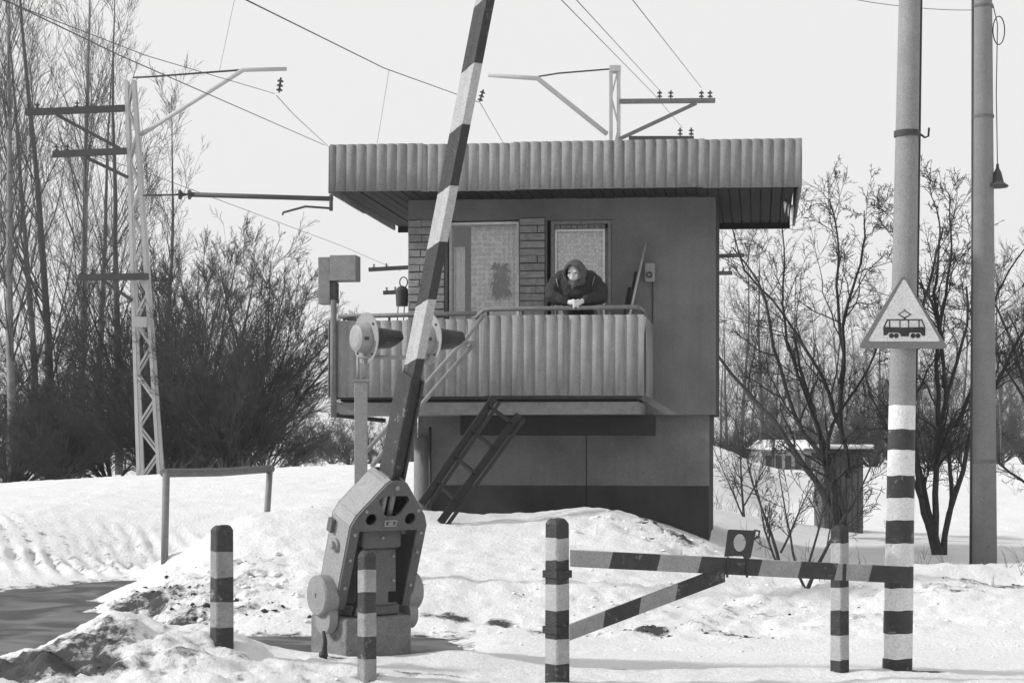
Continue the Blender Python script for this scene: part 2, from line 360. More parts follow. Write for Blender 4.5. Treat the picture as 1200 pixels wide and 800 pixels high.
# right side
for px, py, d in ((900, 750, 15), (900, 700, 17.2), (900, 665, 20), (1000, 745, 15.1), (1000, 700, 17), (1000, 668, 20), (1100, 740, 15), (1085, 678, 17.6), (1115, 660, 19.2),
                  (1170, 694, 18.3), (1150, 682, 20.6), (1230, 650, 20), (1200, 720, 15.5), (1350, 690, 17), (1160, 660, 23), (870, 648, 22), (940, 640, 25), (1050, 640, 25), (1100, 628, 27)): cp(px, py, d)
for px, py, d in ((900, 600, 33), (1000, 600, 33), (1100, 598, 34), (1200, 590, 36), (1350, 590, 36), (1000, 570, 55), (1100, 570, 55), (1200, 572, 55),
                  (840, 525, 34), (870, 537, 34), (895, 557, 34), (925, 588, 33.5), (800, 524, 34), (700, 535, 37), (600, 540, 38), (500, 545, 40), (880, 610, 30), (850, 600, 29)): cp(px, py, d)
for px in (470, 540, 610, 680, 750): cz(px, 22.0, .72)
for px in (450, 550, 650, 750): cz(px, 23.5, .75); cz(px, 27, .9)
for px in (-500, 0, 400, 800, 1200, 1700): cz(px, 75, .5); cz(px, 140, .2); cz(px, 400, 0)
cz(850, 50, 1.0); cz(600, 50, 1.0)
ctrl = np.array(ctrl)
def kern(q, chunk=20000):
    out = np.empty(len(q))
    for i in range(0, len(q), chunk):
        D = np.sqrt(((q[i:i + chunk, None, :] - ctrl[None, :, :2]) ** 2).sum(2) + 0.03)
        out[i:i + chunk] = D @ _w[:-1] + _w[-1]
    return out
n_ = len(ctrl); A = np.zeros((n_ + 1, n_ + 1)); A[:n_, :n_] = np.sqrt(((ctrl[:, None, :2] - ctrl[None, :, :2]) ** 2).sum(2) + 0.03)
A[:n_, :n_] -= np.eye(n_) * 0.02
A[:n_, n_] = 1; A[n_, :n_] = 1
_w = np.linalg.solve(A, np.append(ctrl[:, 2], 0))
def blob(q, px, py, d, rr, rd):
    """soft mask 0..1 around a place; rr along the picture's left-right, rd along depth (metres)"""
    c = PD(px, py, d)[:2]; v = q - c; a = v @ Rv[:2]; b = v @ Fv[:2]
    return np.exp(-((a / rr) ** 2 + (b / rd) ** 2))
def height(q, fine=True):
    x, y = q[:, 0], q[:, 1]; d = q @ Fv[:2]
    z = kern(q)
    far = np.clip((d - 60) / 300, 0, 1); z = z * (1 - far)
    nearm = np.clip((60 - d) / 30, 0, 1)
    if fine:
        rough = 0.22 + 1.0 * blob(q, 200, 700, 17, 1.3, 1.4) + .9 * blob(q, 110, 765, 12, 1.6, .8) + 1.0 * blob(q, 790, 628, 19.6, .7, .8) + .2 * blob(q, 650, 690, 17.5, 3, 2) + .4 * blob(q, 1080, 690, 17.5, 2.5, 2) + .25 * blob(q, 850, 720, 16, 2, 1.2)
        road_flat = np.clip((np.abs(d - 14.0) - .4) / .8, .25, 1)
        z = z + nearm * rough * road_flat * (0.10 * fbm(x * 1.6, y * 1.6, 3) + 0.085 * fbm(x * 6 + 9, y * 6, 4, 0.65)) + nearm * rough * .05 * (.3 - np.abs(fbm(x * 2.7 + 3, y * 2.7, 3)))
        # plough furrows on the left bank
        c = PD(110, 640, 22.8)[:2]; v = q - c; a = v @ Rv[:2]; b = v @ Fv[:2]
        m = np.exp(-(a / 2.6) ** 4) * np.exp(-((b - 0.12 * a * 0) / 1.5) ** 4)
        z = z + m * 0.075 * np.sin((a + 0.42 * b + 0.12 * fbm(x * 1.3, y * 1.3, 2)) * 2 * math.pi / 0.26) * (0.45 + fbm(x * 2.1 + 5, y * 2.1, 2))
        # wheel ruts along the snowy road on the right
        for dd in (13.15, 14.35): z = z - 0.02 * np.exp(-((d - dd - .12 * fbm(x * .5, y * .1, 2)) / .10) ** 2) * (x > PD(560, 0, 13)[0])
    return z
def zat(x, y): return float(height(np.array([[x, y]]))[0])
ts = np.concatenate([np.linspace(-3, -0.5, 26), np.linspace(-0.49, 0.49, 470), np.linspace(0.5, 3, 26)])
ds = np.concatenate([np.linspace(-4, 7.9, 60), np.exp(np.linspace(math.log(8), math.log(48), 520)), np.exp(np.linspace(math.log(50), math.log(1200), 50))])
off = 3.0
TT, DD = np.meshgrid(ts, ds); RR = TT * (DD + off + 2)
Q = np.stack([Fv[0] * DD + Rv[0] * RR, Fv[1] * DD + Rv[1] * RR], -1).reshape(-1, 2)
Zg = height(Q)
dirt_and_shadow = np.zeros(len(Q))  # dirt patches, plus cast shadows painted in as dark patches
for (px, py, d, rr, rd, k) in ((60, 780, 11.9, .75, .55, .70), (110, 764, 12.3, .6, .4, .56), (200, 700, 17.0, 1.0, .6, .46), (160, 760, 12.2, .8, .5, .22), (175, 694, 17.4, .55, .5, .62), (228, 722, 16.1, .75, .5, .52), (230, 680, 17.8, .7, .7, .26), (150, 712, 17, .5, .4, .4),
        (300, 700, 16.8, .7, .6, .28), (765, 738, 15.4, .22, .22, .62), (866, 742, 15.3, .32, .2, .6), (850, 715, 16.3, .5, .4, .34), (530, 728, 15.8, .2, .2, .6), (585, 728, 15.7, .2, .18, .6), (505, 727, 15.8, .2, .15, .5), (640, 735, 15.5, .25, .2, .46),
        (800, 630, 19.7, .32, .5, .62), (760, 618, 20, .3, .3, .4), (1150, 690, 17.5, .7, .5, .42), (1195, 685, 17.6, .5, .5, .5), (1100, 690, 17, .5, .4, .4), (1080, 780, 12.75, .18, .1, .65), (725, 782, 13.0, .32, .07, .55), (740, 783, 13.0, .6, .1, .3),  # pole's shadow painted beside its foot; dark strips right of the gate post
        (1000, 720, 16, .6, .5, .33), (950, 735, 15.5, .5, .4, .3), (860, 652, 21, .5, .6, .4), (392, 776, 12.75, .13, .08, .7), (432, 793, 12.1, .22, .15, .5), (500, 790, 12.3, .4, .09, .5), (850, 715, 16.2, 3, 1.2, .10), (1100, 700, 17, 2.5, 1.5, .12),  # bollard's cast shadow painted here as a narrow dark strip
        (100, 770, 12, 1.6, .9, .40), (250, 785, 12, 1.2, .7, .33), (260, 680, 17.6, 1.2, 1.2, .36), (850, 720, 16.2, 2.2, .8, .27), (1120, 690, 17.2, 1.8, .8, .30), (620, 730, 15.8, 2.2, 1.0, .10), (80, 690, 20.2, 1.6, .35, .42), (-60, 694, 19.8, 1.6, .35, .42), (240, 790, 11.8, .9, .5, .15)):
    dirt_and_shadow = np.maximum(dirt_and_shadow, k * 1.08 * blob(Q, px, py, d, rr, rd))
# the snow thins out and turns sooty where it meets the asphalt
dd_ = Q @ Fv[:2]
edge = np.exp(-((Zg + 0.0) / 0.045) ** 2) * (Q @ Rv[:2] / np.maximum(dd_, 1) < -0.02) * (dd_ > 13) * (dd_ < 24)
dirt_and_shadow = np.maximum(dirt_and_shadow, 0.46 * edge)
c_ = PD(110, 640, 22.8)[:2]; v_ = Q - c_; a_ = v_ @ Rv[:2]; b_ = v_ @ Fv[:2]
m_ = np.exp(-(a_ / 2.6) ** 4) * np.exp(-(b_ / 1.4) ** 4)
dirt_and_shadow = np.maximum(dirt_and_shadow, m_ * (0.26 + 0.16 * np.sin((a_ + 0.42 * b_) * 2 * math.pi / 0.26 + 2.2)))
def grid_mesh(name, verts, nr, nc, material):
    me = bpy.data.meshes.new(name); me.vertices.add(len(verts)); me.vertices.foreach_set('co', verts.astype(np.float32).ravel())
    i = np.arange((nr - 1) * nc).reshape(nr - 1, nc)[:, :-1].ravel(); f = np.stack([i, i + 1, i + nc + 1, i + nc], 1)
    me.loops.add(f.size); me.loops.foreach_set('vertex_index', f.ravel().astype(np.int32))
    me.polygons.add(len(f)); me.polygons.foreach_set('loop_start', np.arange(len(f), dtype=np.int32) * 4)
    me.polygons.foreach_set('use_smooth', np.ones(len(f), bool)); me.update(calc_edges=True); me.materials.append(MATS[material]); return me
me = grid_mesh('snow_ground', np.column_stack([Q, Zg]), len(ds), len(ts), 'snow')
at_ = me.attributes.new('dirt_and_shadow', 'FLOAT', 'POINT'); at_.data.foreach_set('value', dirt_and_shadow.astype(np.float32))
g = link('snow_ground', me); g['kind'] = 'structure'
# road sheet
rr_ = np.linspace(-16, .15, 90); dr_ = np.linspace(12.9, 24, 70); RR2, DD2 = np.meshgrid(rr_, dr_)
Q2 = np.stack([Fv[0] * DD2 + Rv[0] * RR2, Fv[1] * DD2 + Rv[1] * RR2], -1).reshape(-1, 2)
Z2 = 0.0 + 0.012 * fbm(Q2[:, 0] * .5, Q2[:, 1] * .8, 2)
r_ = link('road', grid_mesh('road', np.column_stack([Q2, Z2]), len(dr_), len(rr_), 'asphalt')); r_['kind'] = 'structure'

# ================================================================== CROSSING KEEPER'S BUILDING
YW, YF, YB, YK = 22.0, 20.85, 20.6, 24.35
xl, xr = XY(478.5, YW), XY(838, YW)
zsof = ZY(660, 222, YF) + 0.05; zfb = ZY(660, 222, YF); zft = ZY(660, 166, YF)
zfloor = ZY(600, 466, YB)
bld = thing('keeper_building', "two-storey crossing keeper's cabin with corrugated roof edge and front balcony", 'building', (0, 0, 0))
def wall_with_holes(name, x0, x1, z0, z1, y0, y1, holes, material, parent):
    xs = sorted({x0, x1, *[h[0] for h in holes], *[h[1] for h in holes]}); zs = sorted({z0, z1, *[h[2] for h in holes], *[h[3] for h in holes]})
    m = MB(); inh = lambda x, z: any(h[0] < x < h[1] and h[2] < z < h[3] for h in holes) or not (x0 < x < x1 and z0 < z < z1)
    for i in range(len(xs) - 1):
        for j in range(len(zs) - 1):
            a, b, c, d = xs[i], xs[i + 1], zs[j], zs[j + 1]
            if inh((a + b) / 2, (c + d) / 2): continue
            for y in (y0, y1): m.add([(a, y, c), (b, y, c), (b, y, d), (a, y, d)], [(0, 1, 2, 3)])
            if inh(a - 1e-3, (c + d) / 2): m.add([(a, y0, c), (a, y1, c), (a, y1, d), (a, y0, d)], [(0, 1, 2, 3)])
            if inh(b + 1e-3, (c + d) / 2): m.add([(b, y0, c), (b, y1, c), (b, y1, d), (b, y0, d)], [(0, 1, 2, 3)])
            if inh((a + b) / 2, c - 1e-3): m.add([(a, y0, c), (b, y0, c), (b, y1, c), (a, y1, c)], [(0, 1, 2, 3)])
            if inh((a + b) / 2, d + 1e-3): m.add([(a, y0, d), (b, y0, d), (b, y1, d), (a, y1, d)], [(0, 1, 2, 3)])
    bm_ = m; return bm_.build(name, material, parent)
wx0, wx1, wz0, wz1 = XY(523.5, YW), XY(608, YW), ZY(560, 376, YW), ZY(560, 258, YW)
dx0, dx1, dz1 = XY(641, YW), XY(717, YW), ZY(680, 257.5, YW)
zup = ZY(700, 486, YW)
wl = wall_with_holes('front_wall', xl, xr, zup, zsof + .02, YW, YW + .3, [(wx0, wx1, wz0, wz1), (dx0, dx1, zfloor + .06, dz1)], 'plaster', bld)
m = MB(); m.box((xl, YW + .301, zup), (xl + .25, YK, zsof)); m.build('side_wall', 'brick', bld)
m = MB(); m.box((xr - .25, YW + .301, zup), (xr, YK, zsof)); m.build('side_wall', 'plaster_band_and_shade', bld)  # plaster wall coloured dark to stand for the shade on this side
m = MB(); m.box((xl + .25, YK - .25, zup), (xr - .25, YK, zsof)); m.build('back_wall', 'plaster', bld)
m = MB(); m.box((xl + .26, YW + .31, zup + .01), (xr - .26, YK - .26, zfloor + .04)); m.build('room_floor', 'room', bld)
# bricks with recessed joints on both sides of the window
rng = random.Random(3)
m = MB(); zb0, zb1 = zfloor + .02, ZY(500, 257, YW)
zones = [(xl + .002, XY(521.5, YW)), (XY(609.5, YW), XY(639, YW))]
for (a, b) in zones: m.box((a - .001, YW - .006, zb0), (b + .001, YW + .0005, zb1))
m.build('mortar_bed', 'mortar', bld)
course, bl = 0.0935, .255
bmesh_cache = {}
for (a, b) in zones:
    z = zb0; r = 0
    while z + course <= zb1 + .01:
        cuts = [a] + ([a + (b - a) * (.34 if r % 2 else .66) + rng.uniform(-.02, .02)] if (b - a > .38 or r % 4 == 2) else []) + [b]
        for c0, c1 in zip(cuts[:-1], cuts[1:]):
            w = c1 - c0 - .008
            mm = MB(); mm.box((0, -.018, 0), (w, 0, course - .012)); o = mm.build('brick', 'brick', wl, bevel=.006)
            o.location = (c0 + rng.uniform(-.002, .002), YW - .006 + rng.uniform(-.006, .004), z + rng.uniform(-.003, .003)); o.rotation_euler = (0, rng.uniform(-.012, .012), 0)
        z += course; r += 1
# lower storey
zlow = -0.4; yl = YW + .07
xa, xm, xb = XY(490, yl), XY(687, yl), XY(830.5, yl)
zband = ZY(660, 568.5, yl)
for a, b in ((xa, xm - .006), (xm + .006, xb)):
    m = MB(); m.box((a, yl, zband), (b, yl + .3, zup + .03)); m.build('lower_wall', 'plaster_low', bld)
    m = MB(); m.box((a, yl - .004, zlow), (b, yl + .3, zband - .001)); m.build('painted_band', 'plaster_band_and_shade', bld)
m = MB(); m.box((xm - .006, yl + .02, zlow), (xm + .006, yl + .28, zup + .02)); m.build('wall_joint', 'black', bld)
m = MB(); m.box((xb - .3, yl + .301, zlow), (xb, YK - .08, zup + .02)); m.build('lower_side_wall', 'plaster_band_and_shade', bld)  # dark over its full height, shade put into the colour
m = MB(); m.box((xl - .05, yl + .9, zlow), (xb - .31, yl + 1.2, zup + .02)); m.build('lower_back_wall', 'plaster_low', bld)
# corner pillar and drain pipe
p0 = PY(494, 600, YW + .02)
m = MB(); m.tube([(p0[0], YW + .04, -.3), (p0[0], YW + .04, ZY(494, 512, YW))], [.105, .10], 16); m.build('pillar', 'concrete', bld)
m = MB(); m.tube([(XY(504, YW - .1), YW - .1, .2), (XY(504, YW - .1), YW - .1, ZY(504, 500, YW))], .018, 8); m.build('drain_pipe', 'dark_metal', bld)
# ---- roof
roofc = ((XY(382, YF) + XY(938, YF)) / 2)
rx0, rx1 = XY(384, YF), XY(933.5, YF); ry1 = 24.75
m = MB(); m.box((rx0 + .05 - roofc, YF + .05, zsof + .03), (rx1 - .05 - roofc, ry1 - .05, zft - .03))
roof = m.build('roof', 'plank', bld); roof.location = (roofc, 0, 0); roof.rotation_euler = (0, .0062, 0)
def corr(width, height, pitch=.1245, amp=.032, thick=.007, phase=0.0, bowtop=0.0):
    """corrugated sheet in x-z standing on z=0, ridges towards -y"""
    n = int(width / pitch * 16); xs_ = np.linspace(0, width, n + 1)
    prof = -amp * (np.abs(np.cos((xs_ / pitch + phase) * math.pi)) ** .75)
    vs = []; k = n + 1; rows = [0, height * .5, height]
    for side in (0, 1):
        for zz in rows:
            for x, y in zip(xs_, prof): vs.append((x, y + side * thick, zz))
    fs = []; R = len(rows)
    for side in (0, 1):
        b = side * R * k
        for r in range(R - 1):
            for i in range(n): fs.append((b + r * k + i, b + r * k + i + 1, b + (r + 1) * k + i + 1, b + (r + 1) * k + i))
    o = R * k
    for i in range(n):
        fs.append((i, i + 1, o + i + 1, o + i)); t = (R - 1) * k; fs.append((t + i, t + i + 1, o + t + i + 1, o + t + i))
    for e in (0, n):
        for r in range(R - 1): fs.append((r * k + e, (r + 1) * k + e, o + (r + 1) * k + e, o + r * k + e))
    mm = MB(); mm.add(vs, fs, 0, True); return mm
def sheets(x0, x1, h, n, z0, y, parent, material, rotz=0, ox=0, oy=0, jit=.008):
    w = (x1 - x0) / n; waves = max(1, round(w / .1245)); pitch = w / waves
    me0 = None
    for i in range(n):
        if me0 is None: o = corr(w + .02, h, pitch).build('corrugated_sheet', material, parent); me0 = o.data; me0.shade_smooth() if False else None
        else: o = link('corrugated_sheet', me0, parent)
        lx = x0 + i * w; c, s_ = math.cos(rotz), math.sin(rotz)
        o.location = (ox + lx * c - (y + (.0035 if i % 2 else 0)) * s_, oy + lx * s_ + (y + (.0035 if i % 2 else 0)) * c, z0 + rng.uniform(-jit, jit))
        o.rotation_euler = (rng.uniform(-.008, .008), rng.uniform(-.003, .003), rotz)
hf = zft - zfb
sheets(rx0 - roofc, rx1 - roofc, hf, 5, zfb, YF, roof, 'slate_roof')
sheets(0, ry1 - YF - .04, hf, 4, zfb, 0, roof, 'slate_roof', math.pi / 2, rx1 - roofc - .0, YF + .03)
sheets(0, ry1 - YF - .04, hf, 4, zfb, 0, roof, 'slate_roof', -math.pi / 2, rx0 - roofc + .0, ry1)
sheets(rx0 - roofc + .03, rx1 - roofc - .03, hf, 6, zfb - .02, 0, roof, 'slate_roof', math.pi, 0, ry1) if False else None
m = MB(); m.box((rx0 - roofc + .04, ry1 - .05, zfb - .03), (rx1 - roofc - .04, ry1 - .02, zft - .05)); m.build('rear_board', 'plank', roof)
npk = 43; pw = (rx1 - rx0 - .1) / npk; pm = None
for i in range(npk):
    if pm is None:
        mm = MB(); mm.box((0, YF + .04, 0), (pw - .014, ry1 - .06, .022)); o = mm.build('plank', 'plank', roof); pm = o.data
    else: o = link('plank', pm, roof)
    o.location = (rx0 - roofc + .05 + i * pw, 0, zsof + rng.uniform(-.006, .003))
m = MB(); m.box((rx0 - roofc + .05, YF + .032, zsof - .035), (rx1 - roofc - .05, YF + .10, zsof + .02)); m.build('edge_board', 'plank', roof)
for px, py, L in ((921, 262, .14), (926, 268, .22), (917, 258, .1)):
    p = PY(px, 236, 22.5); m = MB(); m.tube([(p[0] - roofc, 22.5 + rng.uniform(-.4, .6), zfb + .01), (p[0] - roofc, 22.5, zfb - L)], [.02, .003], 6); m.build('icicle', 'snow_clean', roof)
# ---- window
def frame(m, x0, x1, z0, z1, y0, y1, t):
    m.box((x0, y0, z0), (x0 + t, y1, z1)); m.box((x1 - t, y0, z0), (x1, y1, z1)); m.box((x0 + t, y0, z1 - t), (x1 - t, y1, z1)); m.box((x0 + t, y0, z0), (x1 - t, y1, z0 + t))
win = MB(); frame(win, wx0 + .012, wx1 - .012, wz0, wz1 - .012, YW + .10, YW + .16, .03); win = win.build('window', 'frame_white', bld, bevel=.004)
m = MB(); frame(m, wx0 + .001, wx1 - .001, wz0 - .01, wz1 - .001, YW + .165, YW + .22, .05); m.build('window_box', 'wood_paint', bld)
m = MB(); m.box((wx0 + .045, YW + .125, wz0 + .03), (wx1 - .045, YW + .129, wz1 - .045)); m.build('pane', 'glass', win)
m = MB(); m.box((wx0 - .03, YW - .03, wz0 - .04), (wx1 + .03, YW + .1, wz0 - .001)); m.build('window_sill', 'concrete', bld)
# ---- door
dr = MB(); frame(dr, dx0 + .045, dx1 - .005, zfloor + .065, dz1 - .006, YW + .02, YW + .12, .045); dr = dr.build('door_frame', 'wood_paint', bld, bevel=.003)
zl1 = ZY(680, 268, YW)
x = dx0 + .095
while x < dx1 - .08:
    m = MB(); m.box((x, YW + .05, zl1 + .005), (x + .062, YW + .09, dz1 - .055)); m.build('head_board', 'wood_paint', dr, bevel=.004); x += .07
lx0, lx1 = XY(649.5, YW), XY(708.5, YW)
dl = MB(); dl.box((dx0 + .092, YW + .06, zfloor + .08), (lx0, YW + .1, zl1)); dl.box((lx1, YW + .06, zfloor + .08), (dx1 - .052, YW + .1, zl1)); dl.box((lx0, YW + .06, zfloor + .08), (lx1, YW + .1, zfloor + .75))
dl = dl.build('door', 'wood_paint', bld)
m = MB(); frame(m, lx0 + .001, lx1 - .001, zfloor + .751, zl1, YW + .045, YW + .09, .026); m.build('glazing_frame', 'frame_white', dl, bevel=.004)
m = MB(); m.box((lx0 + .028, YW + .07, zfloor + .78), (lx1 - .028, YW + .074, zl1 - .028)); m.build('pane', 'glass', dl)
# curtains behind the glass
def curtain(name, x0, x1, z0, z1, y, amp, pitch, material, label, cat='curtain', gather=0.0):
    n = 60; vs = []; fs = []
    for r in range(9):
        t = r / 8
        for i in range(n + 1):
            u = i / n; xx = x0 + (x1 - x0) * u; xx = xx + gather * (1 - t) * (u) * (x0 - x1)
            vs.append((xx, y + amp * math.sin(u * (x1 - x0) / pitch * 2 * math.pi + .6 * math.sin(u * 9)) * (1 - .4 * t), z0 + (z1 - z0) * t))
    for r in range(8):
        for i in range(n): fs.append((r * (n + 1) + i, r * (n + 1) + i + 1, (r + 1) * (n + 1) + i + 1, (r + 1) * (n + 1) + i))
    m = MB(); m.add(vs, fs, 0, True); o = m.build(name, material)
    s = o.modifiers.new('thick', 'SOLIDIFY'); s.thickness = .003
    return tag(o, label, cat)
curtain('lace_curtain', lx0 - .03, lx1 + .06, zfloor + .7, zl1 + .02, YW + .125, .012, .11, 'lace', 'white patterned lace curtain behind the balcony door glass', gather=.10)
curtain('curtain', wx0 + .05, wx0 + .19, wz0, wz1 - .3, YW + .25, .015, .05, 'curtain', 'narrow pale folded curtain at the brick pier side of the window')
curtain('lace_curtain', wx0 + .26, wx1 - .02, wz0, wz1 - .02, YW + .30, .012, .06, 'lace', 'wide sheer curtain hanging inside the cabin window behind a plant')
# hanging plant inside the window
hp = thing('house_plant', 'leafy dark trailing plant hanging inside the cabin window', 'plant', (XY(587, YW + .22), YW + .22, ZY(587, 318, YW)))
m = MB(); m.lathe((0, 0, -.03), (0, 0, 1), [(0, .03), (0, .04), (.08, .055), (.08, .045), (.03, .02)], 14); m.build('pot', 'pot', hp)
m = MB()
for i in range(130):
    a = rng.uniform(0, 2 * math.pi); Lf = rng.uniform(.04, .12); el = rng.uniform(-1.5, 1.2)
    d_ = np.array([math.cos(a) * math.cos(el), .22 * math.sin(a) * math.cos(el), math.sin(el)]); sd = np.cross(d_, (0, 1, .2)); sd /= np.linalg.norm(sd)
    st = np.array([0, 0, .06 if el > -.3 else -.05]); st = st + np.array([rng.uniform(-.07, .07), 0, rng.uniform(-.18, .03)]); mid = st + d_ * Lf * .6; e = st + d_ * Lf + np.array([0, 0, -.05])
    m.add([st, mid - sd * .016, e, mid + sd * .016], [(0, 1, 2, 3)])
m.build('leaf_mass', 'leaf', hp)['kind'] = 'stuff'
# ---- balcony
bx0, bx1 = XY(387.5, YB), XY(754, YB); bxm = XY(566, YB)
bal = MB(); bal.box((bx0 + .05, YB + .05, zfloor - .19), (XY(748, YB + .04), YW - .002, zfloor - .045)); bal = bal.build('balcony', 'concrete', bld, bevel=.01)
ztl, ztr = ZY(470, 374.5, YB), ZY(660, 369.5, YB); zsb = ZY(600, 464, YB)
sheets(bx0, bxm, ztl - zsb, 2, zsb, YB, bal, 'slate'); sheets(bxm, bx1 - .01, ztr - zsb, 2, zsb, YB - .003, bal, 'slate')
sheets(0, YW - YB - .03, ztr - zsb - .02, 1, zsb, 0, bal, 'slate', math.pi / 2, bx1 + .0, YB + .012)
sheets(0, YW - YB - .03, ztl - zsb, 1, zsb, 0, bal, 'slate', -math.pi / 2, bx0 - .0, YW - .02)
m = MB(); m.box((bx0 + .02, YB + .03, zsb - .03), (bx1 - .02, YB + .08, zsb + .01)); m.build('edge_angle', 'dark_metal', bal)
m = MB(); m.box((bx0 + .1, YB + .09, zfloor - .04), (bx1 - .1, YW - .004, zfloor)); m.build('floor_board', 'plank', bal)
m = MB(); m.box((XY(540, 21.3), 21.25, ZY(600, 510, 21.3)), (XY(764, 21.3), YW + .06, zfloor - .195)); m.build('support_beam', 'ladder_black', bal)
zr = ZY(660, 361.5, YB + .06); zrl = ZY(470, 370, YB + .06)
m = MB(); m.tube([(XY(556, YB), YB + .04, zr - .11), (XY(566, YB), YB + .05, zr - .01), (XY(575, YB), YB + .06, zr), (XY(747, YB), YB + .06, zr + .01)], .027, 10)
m.tube([(XY(747, YB), YB + .06, zr + .01), (XY(752, YB), YB + .25, zr - .02), (XY(758, YW), YW - .1, zr - .1)], .024, 10); m.build('hand_rail', 'pipe', bal)
m = MB(); m.tube([(XY(397, YB), YB + .06, zrl), (XY(558, YB), YB + .06, zrl + .02)], .027, 10); m.tube([(XY(397, YB), YB + .06, zrl), (XY(397, YB) + .05, YW - .05, zrl)], .024, 10); m.build('hand_rail', 'pipe', bal)
for px in (571, 612, 652, 697, 735):
    m = MB(); m.box((XY(px, YB) - .012, YB + .05, zfloor), (XY(px, YB) + .012, YB + .075, zr - .02)); m.build('rail_post', 'dark_metal', bal)
for px in (402, 455, 520):
    m = MB(); m.box((XY(px, YB) - .012, YB + .05, zfloor), (XY(px, YB) + .012, YB + .075, zrl - .02)); m.build('rail_post', 'dark_metal', bal)
m = MB(); pc = XY(391, YB - .05); m.tube([(pc, YB - .05, ZY(391, 489, YB)), (pc, YB - .05, ZY(391, 352, YB))], .035, 10); m.build('corner_post', 'rust_pipe', bal)
m = MB(); zz = ZY(391, 486, YB); m.bar((pc, YB - .05, zz), (XY(450, YW), YW, zz - .05), .05, .05); m.build('under_brace', 'dark_metal', bal)
m = MB(); m.tube([(XY(405, YB) + .2, YB + .12, zsb - .01), (XY(470, YB), YB + .12, zsb - .01)], .035, 10); m.build('floor_pipe', 'pipe', bal)
# ---- ladder
lad = thing('ladder', 'steep dark metal ladder leaning from the snow up to the balcony', 'ladder', PD(515, 600, 20.0))
lo = np.array(lad.location)
A1, B1 = PD(579, 466, 20.4), PD(494, 590, 19.6); A2, B2 = PD(608, 486, 20.4), PD(516, 612, 19.7)
for A_, B_ in ((A1, B1), (A2, B2)):
    A0, B0 = A_ - lo, B_ - lo
    m = MB(); m.bar(A0, B0, .035, .085, (0, .35, 1)); m.build('stringer', 'ladder_black', lad)
    w = np.array([.065, -.03, -.05]); m = MB(); m.bar(A0 + w, B0 + w, .025, .04, (0, .35, 1)); m.build('stringer_flange', 'ladder_black', lad)
for t in (.08, .32, .56, .80):
    a = A1 + (B1 - A1) * t - lo; b = A2 + (B2 - A2) * t - lo
    m = MB(); m.bar(a, b, .09, .025, (0, .2, 1)); m.build('tread', 'ladder_black', lad)
# ladder hand rails (pipes) in front of the balcony
for a, b, c in (((566, 370), (548, 394), (428, 530)), ((556, 402), (497, 470), (436, 546))):
    m = MB(); m.tube([PD(*a, 20.5) - lo, PD(*b, 20.4) - lo, PD(*c, 19.7) - lo], .026, 8); m.build('hand_rail', 'pipe', lad)
m = MB(); m.tube([PD(556, 402, 20.42) - lo, PD(534, 400, 20.5) - lo], .02, 8); m.build('rail_link', 'pipe', lad)
# ---- telephone on the wall
tp = thing('wall_telephone', 'small grey metal telephone box on the plaster wall', 'telephone', PY(762, 331, YW))
m = MB(); m.box((-.062, -.11, 0), (.062, -.001, .235)); m.build('case', 'cast', tp, bevel=.02)
m = MB(); m.lathe((-.005, -.111, .085), (0, -1, 0), [(0, .04), (.012, .04), (.012, .022), (.008, .018)], 14); m.build('mouthpiece', 'dark_metal', tp)
m = MB(); m.tube([(.03, -.03, 0), (.033, -.02, -.2), (.028, -.02, -.5)], .008, 6); m.build('cable', 'dark_metal', tp)
# ---- sticks leaning in the balcony corner
for a, b, r, lab, mt in (((757, 284), (736, 377), .014, 'long thin wooden pole leaning in the balcony corner', 'wood_light'), ((745, 319), (734, 377), .017, 'medium dark broom handle leaning in the balcony corner', 'dark_metal'), ((738, 338), (731, 377), .026, 'short thick dark stick leaning in the balcony corner', 'dark_metal')):
    top = PY(*a, YW - .05); bot = PY(b[0], b[1], YW - .45); bot = bot + (bot - top) * ((bot[2] - zfloor) / (top[2] - bot[2]))
    m = MB(); m.tube([(0, 0, 0), top - bot], [r * 1.15, r], 8); o = m.build('leaning_pole', mt); o.location = bot; tag(o, lab, 'pole')
# ---- box signal at the balcony's left corner
sb = thing('box_lamp', 'grey box lamp with square hood on the balcony corner post', 'lamp', PY(391, 358, YB + .12))
k = YB / FPX * 1.0
def bxp(px, py): p = PY(px, py, YB + .12); return p[0] - sb.location.x, p[2] - sb.location.z
(a0, b0), (a1, b1) = bxp(375, 357), bxp(389, 302); m = MB(); m.box((a0, -.10, b0), (a1, .10, b1)); m.build('lamp_case', 'pipe', sb, bevel=.01)
(a0, b0), (a1, b1) = bxp(389.5, 330), bxp(420, 300); m = MB(); m.box((a0, -.14, b0), (a1, .12, b1)); m.build('hood', 'pipe', sb, bevel=.008)
(a0, b0), (a1, b1) = bxp(389.5, 355), bxp(395, 331); m = MB(); m.box((a0, -.09, b0), (a1, .09, b1)); m.build('lens_plate', 'dark_metal', sb)
# ---- siren on the side wall
sr = thing('siren', 'black siren with wire loop fixed beside the brick corner', 'siren', (xl - .1, YW + .1, ZY(470, 358, YW)))
m = MB(); m.lathe((0, 0, 0), (0, 0, 1), [(0, .0), (0, .075), (.2, .085), (.24, .05), (.26, .0)], 16); m.build('horn_body', 'dark_metal', sr)
m = MB(); m.tube([(.02 + .05 * math.cos(t), 0, .3 + .065 * math.sin(t)) for t in np.linspace(0, 2 * math.pi, 16)[:-1]], .008, 6, closed=True); m.build('wire_loop', 'dark_metal', sr)
for dx in (-.05, .03):
    m = MB(); m.tube([(dx, 0, .0), (dx - .01, 0, -.18)], .007, 6); m.build('cable', 'dark_metal', sr)
m = MB(); m.box((.02, -.03, .1), (.101, .03, .16)); m.build('wall_bracket', 'dark_metal', sr)

